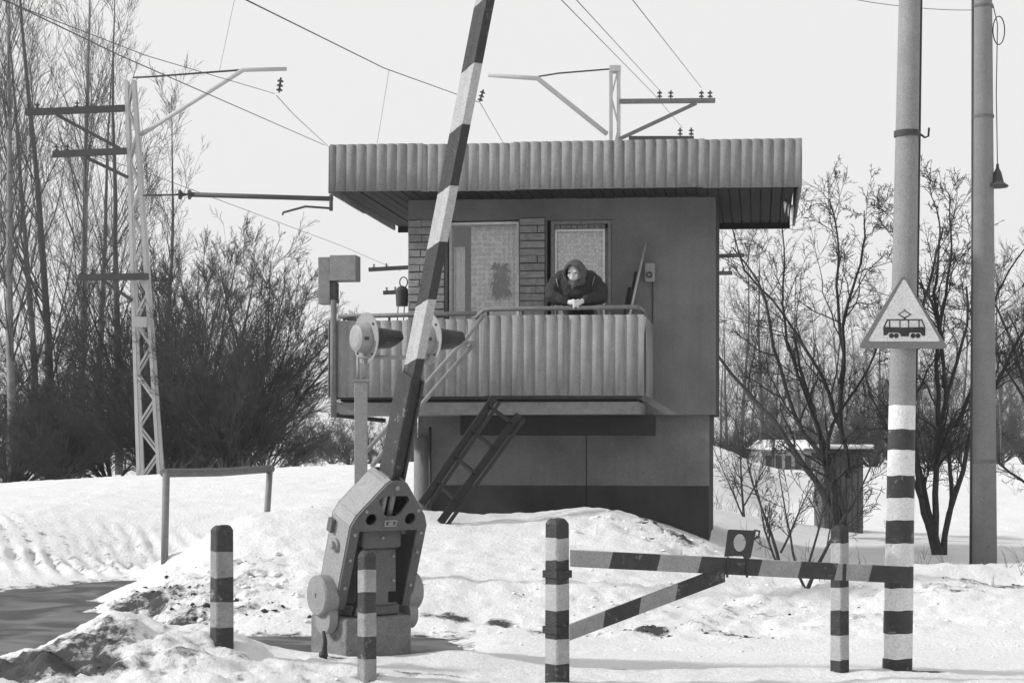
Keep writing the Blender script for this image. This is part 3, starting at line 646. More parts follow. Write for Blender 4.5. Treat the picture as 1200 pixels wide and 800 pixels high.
# ================================================================== PERSON
def remesh(o, vox, smooth_iter=6):
    r = o.modifiers.new('one_surface', 'REMESH'); r.mode = 'VOXEL'; r.voxel_size = vox; r.use_smooth_shade = True
    s = o.modifiers.new('smooth', 'SMOOTH'); s.factor = 0.5; s.iterations = smooth_iter
def cap(m, pts, rs, n=12):
    for i in range(len(pts)):
        m.ball(pts[i], rs[i], n)
    for i in range(len(pts) - 1): m.tube([pts[i], pts[i + 1]], [rs[i], rs[i + 1]], n)
hp_ = PY(676, 356, YB + .02)                # where the hands rest on the rail
pf = np.array([hp_[0] + .0, YB + .62, zfloor])
zrail = zr + .03 - pf[2]; yr = YB + .06 - pf[1]
L = lambda px, py, dy: np.array([PY(px, py, pf[1] + dy)[0] - pf[0], dy, PY(px, py, pf[1] + dy)[2] - pf[2]])
head = L(674, 319, yr + .03)
b = MB()
hip = np.array([0, .02, .86]); chest = L(675, 338, yr + .27); neck = L(675, 328, yr + .2)
cap(b, [hip, (hip + chest) / 2 + np.array([0, .03, .02]), chest], [.15, .15, .14]); cap(b, [neck, head + np.array([0, .03, -.07])], [.06, .055])
for s in (-1, 1):
    cap(b, [(s * .09, .03, .84), (s * .10, .0, .46), (s * .10, .04, .10)], [.085, .06, .042]); cap(b, [(s * .10, .03, .05), (s * .11, -.12, .04)], [.04, .035])
sh = {s: L(675 + s * 21, 333, yr + .24) for s in (-1, 1)}
el = {s: L(648 if s < 0 else 703, 349, yr + .10) for s in (-1, 1)}
wr = {-1: L(666, 354, yr + .015), 1: L(684, 352, yr + .01)}
for s in (-1, 1): cap(b, [sh[s], el[s], wr[s]], [.055, .045, .03])
# hands folded over the rail
for s in (-1, 1):
    p = L(671 if s < 0 else 679, 354.5, yr - .015 - (.02 if s > 0 else 0)); cap(b, [wr[s], p], [.028, .033])
    for i in range(4):
        k0 = p + np.array([-s * .030 , -.012 + .0 * i, .022 - .017 * i]); k1 = k0 + np.array([-s * .030, -.012, -.016 - .003 * i]); k2 = k1 + np.array([-s * .010, .008, -.026 + .004 * abs(i - 1)])
        cap(b, [p + np.array([0, -.005, .018 - .014 * i]), k0, k1, k2], [.012, .0115, .010, .0085], 8)
    cap(b, [p + np.array([s * .01, -.01, .02]), p + np.array([-s * .012, -.035, .03]), p + np.array([-s * .03, -.042, .018])], [.014, .012, .010], 8)
# head: looks down and a little to its right
hx = Matrix.Rotation(math.radians(19), 3, 'X') @ Matrix.Rotation(math.radians(-16), 3, 'Z')
hd = lambda x, y, z: tuple(np.array(hx @ Vector((x, y, z))) + head)
def hball(m, x, y, z, r):
    n0 = len(m.v); m.ball((0, 0, 0), r, 14)
    for i in range(n0, len(m.v)): v = hx @ Vector(m.v[i]) + hx @ Vector((x, y, z)); m.v[i] = (v.x + head[0], v.y + head[1], v.z + head[2])
hball(b, 0, .01, .02, (.090, .10, .105)); hball(b, 0, -.035, -.055, (.068, .06, .058)); hball(b, 0, -.075, -.085, (.026, .022, .022))
for s in (-1, 1):
    hball(b, s * .042, -.062, -.025, (.032, .026, .028)); hball(b, s * .034, -.083, .030, (.026, .013, .010)); hball(b, s * .086, .01, 0, (.012, .02, .03))
hball(b, 0, -.098, -.012, (.014, .016, .026)); hball(b, 0, -.108, -.028, (.019, .018, .014)); hball(b, 0, -.088, -.056, (.030, .014, .008)); hball(b, 0, -.085, -.066, (.026, .014, .008))
person = b.build('person', 'skin'); person.location = pf; remesh(person, .006, 3)
tag(person, 'person in dark padded jacket and headscarf leaning folded arms on the balcony rail', 'person')
m = MB()
for s in (-1, 1): hball(m, s * .034, -.086, .014, (.014, .008, .007))
m.build('eyes', 'dark_metal', person)
m = MB(); hball(m, 0, -.099, -.061, (.024, .006, .0035)); m.build('mouth_line', 'clod_dirt', person)
m = MB()
cap(m, [hip + np.array([0, 0, -.02]), (hip + chest) / 2 + np.array([0, .03, .0]), chest], [.20, .20, .18], 16)
m.ball(L(675, 338, yr + .22), (.25, .16, .17), 16); cap(m, [L(661, 329, yr + .25), L(689, 329, yr + .25)], [.13, .13]); cap(m, [L(666, 345, yr + .15), L(684, 345, yr + .15)], [.09, .09])
for s in (-1, 1):
    mid = (el[s] + wr[s]) / 2 + np.array([0, 0, .008])
    cap(m, [sh[s] + np.array([s * .0, 0, 0]), (sh[s] + el[s]) / 2 + np.array([s * .03, 0, .0]), el[s] + np.array([s * .005, 0, .01]), mid, wr[s] * .85 + el[s] * .15], [.115, .105, .088, .072, .055], 14)
jk = m.build('jacket', 'jacket', person); remesh(jk, .011, 4)
tx = bpy.data.textures.new('wrinkle', 'CLOUDS'); tx.noise_scale = .07
dm = jk.modifiers.new('wrinkle', 'DISPLACE'); dm.texture = tx; dm.strength = .035; dm.mid_level = .5
# pale piping seams on the shoulders
for s in (-1, 1):
    m = MB(); c0 = L(652 if s < 0 else 697, 326 if s < 0 else 324, yr + .13); c1 = L(654 if s < 0 else 694, 336 if s < 0 else 334, yr + .09)
    m.tube([c0, (c0 + c1) / 2 + np.array([0, -.01, 0]), c1], .005, 6); m.build('seam', 'cast', person)
m = MB(); cap(m, [(0, .03, .84), (0, .04, .35)], [.20, .23], 18); remesh(m.build('skirt', 'skirt', person), .015, 4)
m = MB()
for s in (-1, 1): cap(m, [(s * .10, .04, .30), (s * .10, .04, .09), (s * .105, -.10, .055)], [.065, .058, .05], 12)
remesh(m.build('boots', 'dark_metal', person), .012, 3)
# headscarf: shell round the head, open at the face
m = MB(); vs = []; fs = []; NU, NV = 40, 22
for i in range(NV + 1):
    ph = math.radians(22 + 138 * i / NV)         # from the rim of the face opening round to the nape
    for j in range(NU):
        t = 2 * math.pi * j / NU; rr = 1 + .03 * math.sin(5 * t + i * .5) * min(1, i / 5)
        ax, az, ay = .122 * rr, .138 * rr, .138 * rr
        lip = .03 * math.exp(-i / 1.4)
        x = ax * math.sin(ph + .62) if i == 0 else ax * math.sin(min(ph + .62 * math.exp(-i / 3), 2.9)); r_ = x / ax
        x, z = ax * r_ * math.cos(t), az * r_ * math.sin(t) + (-.035 if math.sin(t) < -.2 else 0) * 0
        y = -ay * math.cos(min(ph + .62 * math.exp(-i / 3), 2.9)) - .012
        vs.append(hd(x, y, z - .005))
for i in range(NV):
    for j in range(NU): fs.append((i * NU + j, i * NU + (j + 1) % NU, (i + 1) * NU + (j + 1) % NU, (i + 1) * NU + j))
fs.append(tuple(NV * NU + j for j in range(NU)))
m.add(vs, fs, 0, True); sc = m.build('headscarf', 'scarf', person); so = sc.modifiers.new('thick', 'SOLIDIFY'); so.thickness = .014; so.offset = 1
m = MB(); cap(m, [head + np.array([-.07, .0, -.10]), head + np.array([0, -.045, -.135]), head + np.array([.075, .0, -.10])], [.045, .04, .05]); m.tube([head + np.array([0, -.08, -.14]), head + np.array([-.03, -.10, -.21])], [.03, .012], 8)
remesh(m.build('scarf_knot', 'scarf', person), .01, 3)

# ================================================================== BARRIER MACHINE
def striped_beam(path_fn, bounds, mats_idx, corners, slants):
    """rings across a beam: corners = 4 offsets (u,v); slants = along-shift of each corner"""
    m = MB(); vs = []
    for bd in bounds:
        for c, sl in zip(corners, slants): vs.append(path_fn(bd, c, sl))
    k = len(corners); fs = []
    for i in range(len(bounds) - 1):
        for j in range(k): m.m.append(mats_idx[i]); m.smooth.append(False); m.f.append((i * k + j, i * k + (j + 1) % k, (i + 1) * k + (j + 1) % k, (i + 1) * k + j))
    m.f.append(tuple(range(k))[::-1]); m.m.append(mats_idx[0]); m.smooth.append(False)
    e = (len(bounds) - 1) * k; m.f.append(tuple(e + j for j in range(k))); m.m.append(mats_idx[-1]); m.smooth.append(False)
    m.v = [tuple(float(c) for c in v) for v in vs]; return m
MYAW = math.radians(35) + TH
mb_ = PD(428, 770, 13.35)
bar = thing('barrier_machine', 'grey cast level crossing barrier machine with raised striped boom on concrete block', 'barrier', (mb_[0], mb_[1], .03), MYAW)
AX = .50; TILT = math.radians(20.5)
ct, st_ = math.cos(TILT), math.sin(TILT)
def T(p):   # tilt about the counterweight axis (local x) towards the front (-y)
    x, y, z = p; return (x, y * ct - z * st_, AX + y * st_ + z * ct)
# concrete block
m = MB(); m.box((-.30, -.24, -.25), (.26, .30, .34)); m.build('concrete_block', 'concrete_dark', bar, bevel=.02)
# gear case inside the yoke
m = MB(); m.box((-.20, -.16, .345), (.20, .22, .42)); m.build('gear_base', 'machine_paint_shaded', bar, bevel=.01)
m = MB(); m.box((-.155, -.20, .42), (.15, .16, .84)); m.build('gear_case', 'machine_paint_shaded', bar, bevel=.015)
m = MB(); m.box((-.17, -.25, .84), (.17, .14, 1.0)); m.build('gear_cover', 'machine_paint_shaded', bar, bevel=.025)
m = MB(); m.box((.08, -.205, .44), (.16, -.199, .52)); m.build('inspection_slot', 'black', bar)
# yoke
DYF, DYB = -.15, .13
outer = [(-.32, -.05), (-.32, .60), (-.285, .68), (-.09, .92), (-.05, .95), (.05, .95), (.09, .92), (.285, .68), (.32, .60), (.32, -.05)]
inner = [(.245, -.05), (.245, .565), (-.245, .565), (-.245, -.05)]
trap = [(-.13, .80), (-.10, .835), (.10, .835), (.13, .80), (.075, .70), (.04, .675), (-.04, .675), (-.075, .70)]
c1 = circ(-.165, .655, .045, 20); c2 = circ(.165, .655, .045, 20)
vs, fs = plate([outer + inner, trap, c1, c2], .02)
m = MB(); m.add([T((x, y + DYF, z)) for x, y, z in vs], fs); m.build('front_plate', 'machine_paint_shaded', bar, bevel=.003)
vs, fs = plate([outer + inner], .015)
m = MB(); m.add([T((x, y + DYB, z)) for x, y, z in vs], fs); m.build('rear_plate', 'machine_paint_shaded', bar)
m = MB(); n_o = len(outer)
for i in range(n_o - 1):
    (xa_, za_), (xb_, zb_) = outer[i], outer[i + 1]
    if i == 4: continue
    m.add([T((xa_, DYF + .021, za_)), T((xb_, DYF + .021, zb_)), T((xb_, DYB - .001, zb_)), T((xa_, DYB - .001, za_))], [(0, 1, 2, 3)])
o = m.build('outer_shell', 'machine_paint', bar); sd_ = o.modifiers.new('thick', 'SOLIDIFY'); sd_.thickness = .012; sd_.offset = 0
m = MB()
for i in range(3):
    (xa_, za_), (xb_, zb_) = inner[i], inner[i + 1]
    m.add([T((xa_, DYF + .021, za_)), T((xb_, DYF + .021, zb_)), T((xb_, DYB - .001, zb_)), T((xa_, DYB - .001, za_))], [(0, 1, 2, 3)])
o = m.build('inner_shell', 'black_paint', bar); sd_ = o.modifiers.new('thick', 'SOLIDIFY'); sd_.thickness = .01; sd_.offset = 0  # black stands for the shade inside the yoke
m = MB(); m.box((-.12, 0, 0), (.12, .01, .24)); m.v = [T((x, y - .01, z + .6)) for x, y, z in m.v]; m.build('inner_web', 'black', bar)
for s in (-.035, .035):
    m = MB(); m.tube([T((s, -.06, .58)), T((s, -.06, .9))], .024, 10); m.build('tie_rod', 'cast', bar)
m = MB(); frame(m, -.05, .05, 0, .05, -.01, .0, .01); m.box((-.02, -.01, .015), (.02, 0, .035)); m.v = [T((x, DYF + y, z + .60)) for x, y, z in m.v]; m.build('cast_emblem', 'machine_paint', bar)
m = MB(); m.lathe(T((0, DYF - .0, .90)), (0, -ct, -st_), [(0, 0.018), (.014, .018), (.014, 0)], 12); m.build('bolt', 'machine_paint', bar)
for (bx_, bz_) in ((-.28, .12), (-.28, .34), (-.28, .54), (.28, .12), (.28, .54), (-.22, .72), (.22, .72), (0, .62)):
    m = MB(); m.lathe(T((bx_, DYF, bz_)), (0, -ct, -st_), [(0, .014), (.01, .014), (.012, .009), (.012, 0)], 6); m.build('bolt', 'machine_paint', bar)
for (bx_, bz_) in ((-.14, .46), (.12, .60), (-.14, .78), (.12, .78), (0, .92)):
    m = MB(); m.lathe((bx_, -.2 if bz_ < .84 else -.25, bz_), (0, -1, 0), [(0, .013), (.012, .013), (.012, 0)], 6); m.build('bolt', 'machine_paint', bar)
m = MB(); m.tube([(-.17, -.22, .86), (-.2, -.24, .7), (-.19, -.22, .5), (-.22, -.2, .36)], .012, 8); m.build('cable', 'black', bar)
# counterweights and side details
for s in (-1, 1):
    m = MB(); m.lathe((s * .30, -.01, AX + .0), (s, 0, 0), [(0, 0), (0, .14), (.012, .15), (.11, .15), (.122, .14), (.122, .02), (.115, .018), (.115, 0)], 40); m.build('counterweight', 'machine_paint', bar)
    m = MB(); m.lathe((s * .31, -.03, AX - .17), (s, 0, 0), [(0, 0), (0, .11), (.07, .11), (.07, 0)], 32); m.build('counterweight_cheek', 'machine_paint', bar)
m = MB(); m.lathe(T((-.325, .0, .40)), (-1, 0, 0), [(0, .05), (.02, .05), (.022, .03), (.05, .028), (.055, 0)], 20); m.build('side_boss', 'machine_paint', bar)
m = MB(); m.box((-.36, -.03, 0), (-.328, .03, .1)); m.v = [T((x, y + .09, z + .47)) for x, y, z in m.v]; m.build('side_lug', 'machine_paint_shaded', bar)
m = MB(); m.tube([T((.26, -.17, .40)), T((.26, -.19, .40))], .012, 8); m.build('bolt', 'cast', bar)
# boom
def bp_(s_, c, sl):     # s_ along boom from the axis
    taper = 1 - .12 * max(0, s_ - 1.5) / 6
    return T((c[0] * taper + .035, c[1] * taper, s_ + sl))
thk = .036; yf, yb = -.078, .078
bounds = [.86, 1.30, 1.86, 2.30, 2.72, 3.12, 3.55, 3.97, 4.42, 4.90, 5.40, 5.84, 6.28]
mi = [1, 1, 0, 1, 0, 1, 0, 1, 0, 1, 0, 1]
m = striped_beam(bp_, bounds, mi, [(-thk, yf), (thk, yf), (thk, -.003), (-thk, -.003)], (0, 0, -.05, -.05)); m.build('boom', ['white_paint_worn', 'black_paint'], bar, bevel=.004)
m = striped_beam(bp_, [bounds[0]] + [b_ - .055 for b_ in bounds[1:]], mi, [(-thk + .006, .003), (thk - .006, .003), (thk - .006, yb), (-thk + .006, yb)], (0, 0, -.05, -.05)); m.build('boom_plank', ['white_paint_worn', 'black_paint'], bar, bevel=.004)
for sg_ in (-1, 1):
    m = MB(); m.box((.035 + sg_ * (thk + .003), yf - .02, .87), (.035 + sg_ * (thk + .024), yb + .02, 1.72 if sg_ < 0 else 1.70)); m.v = [T(p) for p in m.v]; m.build('boom_clamp', 'black_worn', bar, bevel=.005)
m = MB(); m.box((-.075, yf - .0, .86), (.075, yb, .95)); m.v = [T(p) for p in m.v]; m.build('boom_socket', 'machine_paint', bar, bevel=.01)

# ================================================================== CROSSING SIGNAL
sp_ = PD(423, 640, 17.0); zs_ = zat(sp_[0], sp_[1])
sg = thing('crossing_signal', 'pale post carrying two round signal heads with long visors, seen from behind', 'traffic signal', (sp_[0], sp_[1], zs_), TH)
def sl(px, py, d=17.0): p = PD(px, py, d) - np.array([sp_[0], sp_[1], zs_]); return np.array([p @ Rv, p @ Fv, p[2]])
zt = sl(423, 447)[2]
m = MB(); m.box((-.058, -.058, 0), (.058, .058, zt)); m.build('post', 'signal_white', sg, bevel=.006)
m = MB(); m.box((-.075, -.075, zt), (.075, .075, zt + .02)); m.build('post_cap', 'signal_white', sg)
for dx in (-.028, .028):
    m = MB(); m.tube([(dx, 0, zt + .02), (dx, 0, sl(423, 418)[2])], .014, 8); m.build('riser', 'cast', sg)
axs = np.array([.83, .56, 0.0])                      # the heads look to the right and away
for (px, py, nm) in ((424, 396, 0), (497, 397, 1)):
    c = sl(px, py); hdm = MB(); hdm.lathe(c - axs * .08, axs, [(0, 0), (0, .09), (.015, .125), (.06, .135), (.11, .15), (.12, .15)], 28)
    hdo = hdm.build('signal_head', 'cast', sg)
    m = MB(); m.lathe(c + axs * .04, axs, [(0, 0), (0, .245), (.008, .245), (.008, 0)], 40); m.build('backboard', 'signal_white', hdo)
    v = MB(); n = 28; L1 = .36
    a_ = np.array([axs[1], -axs[0], 0]); z_ = np.array([0, 0, 1.0]); vs = []
    for t, r in ((.049, .118), (.049 + L1, .085)):
        for j in range(n + 1):
            an = math.pi * 2 * j / n; cut = 0 if t < .1 else -.10 * max(0, -math.sin(an))
            vs.append(c + axs * (t + cut) + r * (a_ * math.cos(an) + z_ * math.sin(an)))
    v.add(vs, [(j, j + 1, n + 2 + j, n + 1 + j) for j in range(n)], 0, True); vo = v.build('visor', 'black_paint', hdo); s_ = vo.modifiers.new('thick', 'SOLIDIFY'); s_.thickness = .005
    m = MB(); m.lathe(c + axs * .05, axs, [(0, .10), (.02, .06), (.025, 0)], 20); m.build('lens', 'insulator', hdo)
    m = MB(); m.box((-.02, -.012, -.015), (.02, .0, .015)); pc_ = c + np.array([.06, -.135, -.01]); m.v = [tuple(np.array(q) + pc_) for q in m.v]; m.build('latch', 'dark_metal', hdo)
    for an in (.7, 2.4, 3.9, 5.4):
        m = MB(); m.ball(c + axs * .035 + .2 * (a_ * math.cos(an) + z_ * math.sin(an)), .012, 8); m.build('rivet', 'dark_metal', hdo)
m = MB(); m.tube([sl(420, 418), sl(500, 419)], .018, 8); m.tube([sl(500, 419), sl(498, 400)], .018, 8); m.build('cross_bar', 'cast', sg)

# ================================================================== POSTS AND GATE
def bollard(px, base, top, d, side, yaw, bands, label, lean=0, name='bollard', group=None, chamf=.022, topr=.038, pm_=('white_paint_worn', 'black_worn')):
    p = PD(px, base, d); sc_ = d / FPX; H = (base - top) * sc_
    t = thing(name, label, 'bollard', p, yaw + TH, group)
    def rad(z): return side / 2 * (1.04 - .05 * z / H)
    def ring(z, r, c): return [(-r + c, -r, z), (r - c, -r, z), (r, -r + c, z), (r, r - c, z), (r - c, r, z), (-r + c, r, z), (-r, r - c, z), (-r, -r + c, z)]
    ys = [(base - y) * sc_ for y in [top] + bands + [base + 60]]      # heights, descending
    zs = ys[::-1]; cols = ['k' if (len(ys) - 2 - i) % 2 == 0 else 'w' for i in range(len(zs) - 1)]
    # cols listed from the bottom up; the top band is black
    m = MB(); vs = []; rows = []
    for i, z in enumerate(zs[:-1]): rows.append((z, rad(max(z, 0)), .012 , 0 if cols[i] == 'w' else 1))
    ztop = zs[-1]; rows.append((ztop - topr, rad(ztop), .012, 1)); rows.append((ztop - topr * .35, rad(ztop) * .86, .02, 1)); rows.append((ztop, rad(ztop) * .64, .02, 1))
    for z, r, c, _ in rows: vs += [(x, y, zz + rng.uniform(-.007, .007)) for x, y, zz in ring(z, r, c)]
    for v in vs: m.v.append(tuple(v))
    for i in range(len(rows) - 1):
        for j in range(8): m.f.append((i * 8 + j, i * 8 + (j + 1) % 8, (i + 1) * 8 + (j + 1) % 8, (i + 1) * 8 + j)); m.m.append(rows[i][3]); m.smooth.append(False)
    e = (len(rows) - 1) * 8; m.f.append(tuple(e + j for j in range(8))); m.m.append(1); m.smooth.append(False)
    m.build('post', list(pm_), t, bevel=.004); t.rotation_euler[1] = lean
    return t
bollard(260, 768, 615, 12.4, .128, math.radians(31), [645, 676, 704, 734], 'striped octagonal bollard sunk in the snow heap beside the asphalt', pm_=('white_dirty', 'black_worn'))
bollard(430, 796, 645, 12.0, .100, math.radians(38), [667, 693, 717, 744, 770], 'striped bollard standing right before the barrier machine', pm_=('white_dirty', 'black_worn'))
gp_ = bollard(653, 793, 607, 12.2, .125, math.radians(44), [630, 656, 683, 714, 747, 777], 'striped square post carrying the hinged end of the barred gate', name='gate_post')
for y in (672, 737):
    m = MB(); z = (793 - y) * 12.2 / FPX; r = .069
    for a, b_ in (((-r, -r), (r, -r)), ((r, -r), (r, r)), ((r, r), (-r, r)), ((-r, r), (-r, -r))): m.bar((*a, z), (*b_, z), .008, .05)
    m.build('hinge_strap', 'black_paint', gp_)
rp_ = bollard(984, 790, 615, 12.75, .102, math.radians(45), [636, 660, 687, 714, 744, 772], 'slim striped post under the free end of the gate bar', name='rest_post', chamf=.01)
# gate: bar, brace, lamp bracket
gd0, gd1 = 12.05, 12.52
gate = thing('barrier_gate', 'horizontal striped gate bar with diagonal brace across the path', 'gate', PD(670, 655, gd0))
go = np.array(gate.location)
def gpt(px, py):
    t = (px - 670) / (1068 - 670); return PD(px, py, gd0 + (gd1 - gd0) * t) - go
def bar_py(px): return 654 + (674 - 654) * (px - 670) / 398.0
def beam_px(bounds, midfn, hpx, thick, slant_px, mats_idx):
    m = MB(); vs = []
    for i, px in enumerate(bounds):
        s = 0 if i in (0, len(bounds) - 1) else slant_px
        for (dy, bk, sx) in ((hpx / 2, 0, -s / 2), (hpx / 2, thick, -s / 2), (-hpx / 2, thick, s / 2), (-hpx / 2, 0, s / 2)):
            q = gpt(px + sx, midfn(px + sx) + dy); q = q + Fv * bk; vs.append(q)
    for i in range(len(bounds) - 1):
        for j in range(4): m.f.append((i * 4 + j, i * 4 + (j + 1) % 4, (i + 1) * 4 + (j + 1) % 4, (i + 1) * 4 + j)); m.m.append(mats_idx[i]); m.smooth.append(False)
    m.f.append((3, 2, 1, 0)); m.m.append(mats_idx[0]); m.smooth.append(False); e = 4 * (len(bounds) - 1)
    m.f.append((e, e + 1, e + 2, e + 3)); m.m.append(mats_idx[-1]); m.smooth.append(False)
    m.v = [tuple(float(c) for c in v) for v in vs]; return m
beam_px([668, 716, 772, 820, 891, 937, 980, 1020, 1068], bar_py, 19.5, .06, 5, [0, 1, 0, 1, 0, 1, 0, 1]).build('bar', ['grey_paint', 'black_worn'], gate, bevel=.004)
beam_px([667, 708, 750, 793, 850], lambda px: 741 + (672 - 741) * (px - 667) / 183.0, 19, .05, 3, [0, 1, 0, 1]).build('brace', ['grey_paint', 'black_worn'], gate, bevel=.004)
lb = []
for (px, py) in ((849, 652), (853, 621), (855, 620), (884, 621), (885, 623), (879, 653), (872, 655), (870, 651), (862, 651)): q = gpt(px, py); lb.append((q @ Rv, q[2]))
hc = gpt(866.5, 635.5); vs, fs = plate([lb, circ(hc @ Rv, hc[2], .042, 24, .060)], .012)
m = MB(); y0 = hc @ Fv; m.add([Rv * x + Fv * (y + y0 - .016) + np.array([0, 0, z]) for x, y, z in vs], fs); m.build('lamp_bracket', 'black_paint', gate)
m = MB(); m.tube([gpt(884, 621), gpt(890, 622), gpt(889, 628), gpt(884, 631)], .008, 6); m.build('bracket_hook', 'black_paint', gate)
for px in (853, 876):
    a = gpt(px, 652); c = gpt(px - 1, 676); m = MB(); m.bar(a - Fv * .008, c - Fv * .008, .016, .008, Fv); m.build('bracket_strap', 'black_paint', gate)
a = gpt(990, 660); c = gpt(989, 682); m = MB(); m.bar(a - Fv * .006, c - Fv * .006, .022, .008, Fv); m.build('latch_strap', 'black_paint', gate)

# striped pole with the tram sign
pd = 12.85; pb = PD(1051.5, 782, pd); pole = thing('sign_pole', 'leaning concrete pole with black and white bands round its foot', 'pole', pb, TH)
lean = (1066 - 1051.5) / 782.0
def pr(h): return .106 - .0062 * h
bys = [782, 770, 741, 714, 688, 663, 636, 609, 583, 557, 527, 503, 475]
hs = [-.5] + [(782 - y) * pd / FPX for y in bys[1:]] + [8.2]
m = MB(); n = 28; vs = []
for h in hs:
    for j in range(n): an = 2 * math.pi * j / n; vs.append((lean * h + pr(h) * math.cos(an), pr(h) * math.sin(an), h + .003 * math.sin(an * 2 + h * 40) + .002 * math.sin(an * 5 + h * 17)))
m.v = vs
for i in range(len(hs) - 1):
    mi_ = 2 if i == len(hs) - 2 else (1 if i % 2 == 0 else 0)
    for j in range(n): m.f.append((i * n + j, i * n + (j + 1) % n, (i + 1) * n + (j + 1) % n, (i + 1) * n + j)); m.m.append(mi_); m.smooth.append(True)
m.f.append(tuple((len(hs) - 1) * n + j for j in range(n))); m.m.append(2); m.smooth.append(False)
m.build('shaft', ['white_paint', 'black_worn', 'pole_concrete'], pole)
def colh(y): return (782 - y) * pd / FPX
h = colh(157); m = MB(); m.lathe((lean * h, 0, h - .02), (0, 0, 1), [(0, pr(h) + .001), (0, pr(h) + .012), (.04, pr(h) + .012), (.04, pr(h) + .001)], 28); m.build('collar', 'dark_metal', pole)
m = MB(); m.tube([(lean * h + pr(h), -.02, h), (lean * h + pr(h) + .04, -.02, h - .03), (lean * h + pr(h) + .065, -.02, h - .02), (lean * h + pr(h) + .07, -.02, h + .04)], .008, 6); m.build('hook', 'dark_metal', pole)
m = MB(); m.tube([(lean * colh(490) + pr(2) + .006, -.02, colh(470)), (lean * 8 + pr(8) + .006, -.02, 8.0)], .007, 6); m.build('cable', 'dark_metal', pole)
# the sign
sd = pd - .135; so_ = PD(1058.5, 408, sd)
sign = thing('warning_sign', 'triangular warning sign with a tram pictogram on the banded pole', 'sign', so_, TH)
ss = sd / FPX
def sp2(px, py): return ((px - 1058.5) * ss, (408 - py) * ss)
def rounded(tri, r, n=6):
    out = []
    for i in range(len(tri)):
        p = np.array(tri[i]); a = np.array(tri[i - 1]) - p; b = np.array(tri[(i + 1) % len(tri)]) - p
        a /= np.linalg.norm(a); b /= np.linalg.norm(b)
        for t in np.linspace(0, 1, n): out.append(tuple(p + a * r * (1 - t) ** 2 + b * r * t ** 2))
    return out
def flat(loops, y0, th, name, material, parent):
    vs, fs = plate(loops, th); m = MB(); m.add([(x, y + y0, z) for x, y, z in vs], fs); return m.build(name, material, parent)
flat([rounded([sp2(1005.5, 408), sp2(1111.5, 408.5), sp2(1058.5, 321)], 6 * ss)], 0, .012, 'plate', 'sign_grey', sign)
face = flat([rounded([sp2(1017, 400), sp2(1102, 400), sp2(1059.5, 326)], 4 * ss)], -.004, .003, 'face', 'sign_face', sign)
# pictogram built from the sign's own drawing: body with window openings, pantograph, wheels
def q(x, y): return sp2(1000 + x / 7.275, 310 + y / 7.275)
bodyo = [q(254, 535), q(285, 466), q(585, 466), q(612, 535), q(612, 606), q(585, 606), q(570, 580), q(480, 580), q(475, 590), q(392, 590), q(385, 580), q(300, 580), q(285, 600), q(256, 604)]
wins = [[q(268, 532), q(292, 477), q(303, 477), q(303, 532)], [q(313, 534), q(313, 476), q(392, 476), q(392, 534)], [q(401, 536), q(401, 476), q(466, 476), q(466, 536)], [q(475, 534), q(475, 476), q(554, 476), q(554, 534)], [q(564, 532), q(564, 477), q(578, 477), q(602, 532)]]
flat([bodyo] + wins, -.007, .002, 'tram_body', 'black_paint', face)
for wxp in (323, 365, 508, 550): flat([circ(*q(wxp, 606), 21 / 7.275 * ss, 16)], -.007, .002, 'tram_wheel', 'black_paint', face)
flat([[q(400, 586), q(474, 586), q(470, 611), q(404, 611)]], -.0095, .002, 'tram_skirt', 'black_paint', face)
flat([[q(378, 425), q(436, 388), q(494, 425), q(445, 456), q(445, 468), q(427, 468), q(427, 456)], [q(390, 425), q(436, 396), q(482, 425), q(436, 450)]], -.0095, .002, 'pantograph', 'black_paint', face)
flat([[q(433, 378), q(439, 378), q(439, 390), q(433, 390)]], -.0125, .002, 'pantograph_tip', 'black_paint', face)
m = MB(); m.box((-.12, .012, .1), (.12, .035, .13)); m.box((-.12, .012, .3), (.12, .035, .33)); m.build('clamp', 'dark_metal', sign)

# right concrete pole
rd = 21.5; rb = PD(1153, 672, rd); rp = thing('utility_pole', 'tall plain concrete pole with cable conduit and hanging bell', 'pole', rb, TH)
rh = lambda y: (672 - y) * rd / FPX
m = MB(); m.tube([(0, 0, -.4), (-.02, 0, rh(0)), (-.03, 0, 9.5)], [.158, .116, .10], 24); m.build('shaft', 'pole_concrete', rp)
m = MB(); m.tube([(-.165, -.02, -.2), (-.140, -.02, rh(300)), (-.137, -.02, rh(0)), (-.12, -.02, 9)], .018, 8); m.build('conduit', 'dark_metal', rp)
for y, r in ((541, .149), (8, .12), (137, .127)):
    m = MB(); m.lathe((-.01 * rh(y) / 4, 0, rh(y) - .015), (0, 0, 1), [(0, r - .01), (0, r + .006), (.03, r + .006), (.03, r - .01)], 24); m.build('band', 'rust_pipe', rp)
m = MB(); m.tube([(.165 + .07 * math.cos(t), -.05, rh(37) + .17 * math.sin(t)) for t in np.linspace(0, 2 * math.pi, 20)[:-1]], .007, 6, closed=True); m.build('wire_coil', 'dark_metal', rp)
m = MB(); m.tube([(.10, -.02, rh(5)), (.15, -.05, rh(30)), (.135, -.05, rh(110)), (.15, -.05, rh(195))], .006, 6); m.build('hanging_wire', 'dark_metal', rp)
m = MB(); m.lathe((.15, -.05, rh(195)), (0, 0, -1), [(-.02, 0), (-.02, .015), (.03, .02), (.08, .045), (.2, .075), (.24, .13), (.26, .12), (.26, 0)], 20); m.build('bell', 'dark_metal', rp)

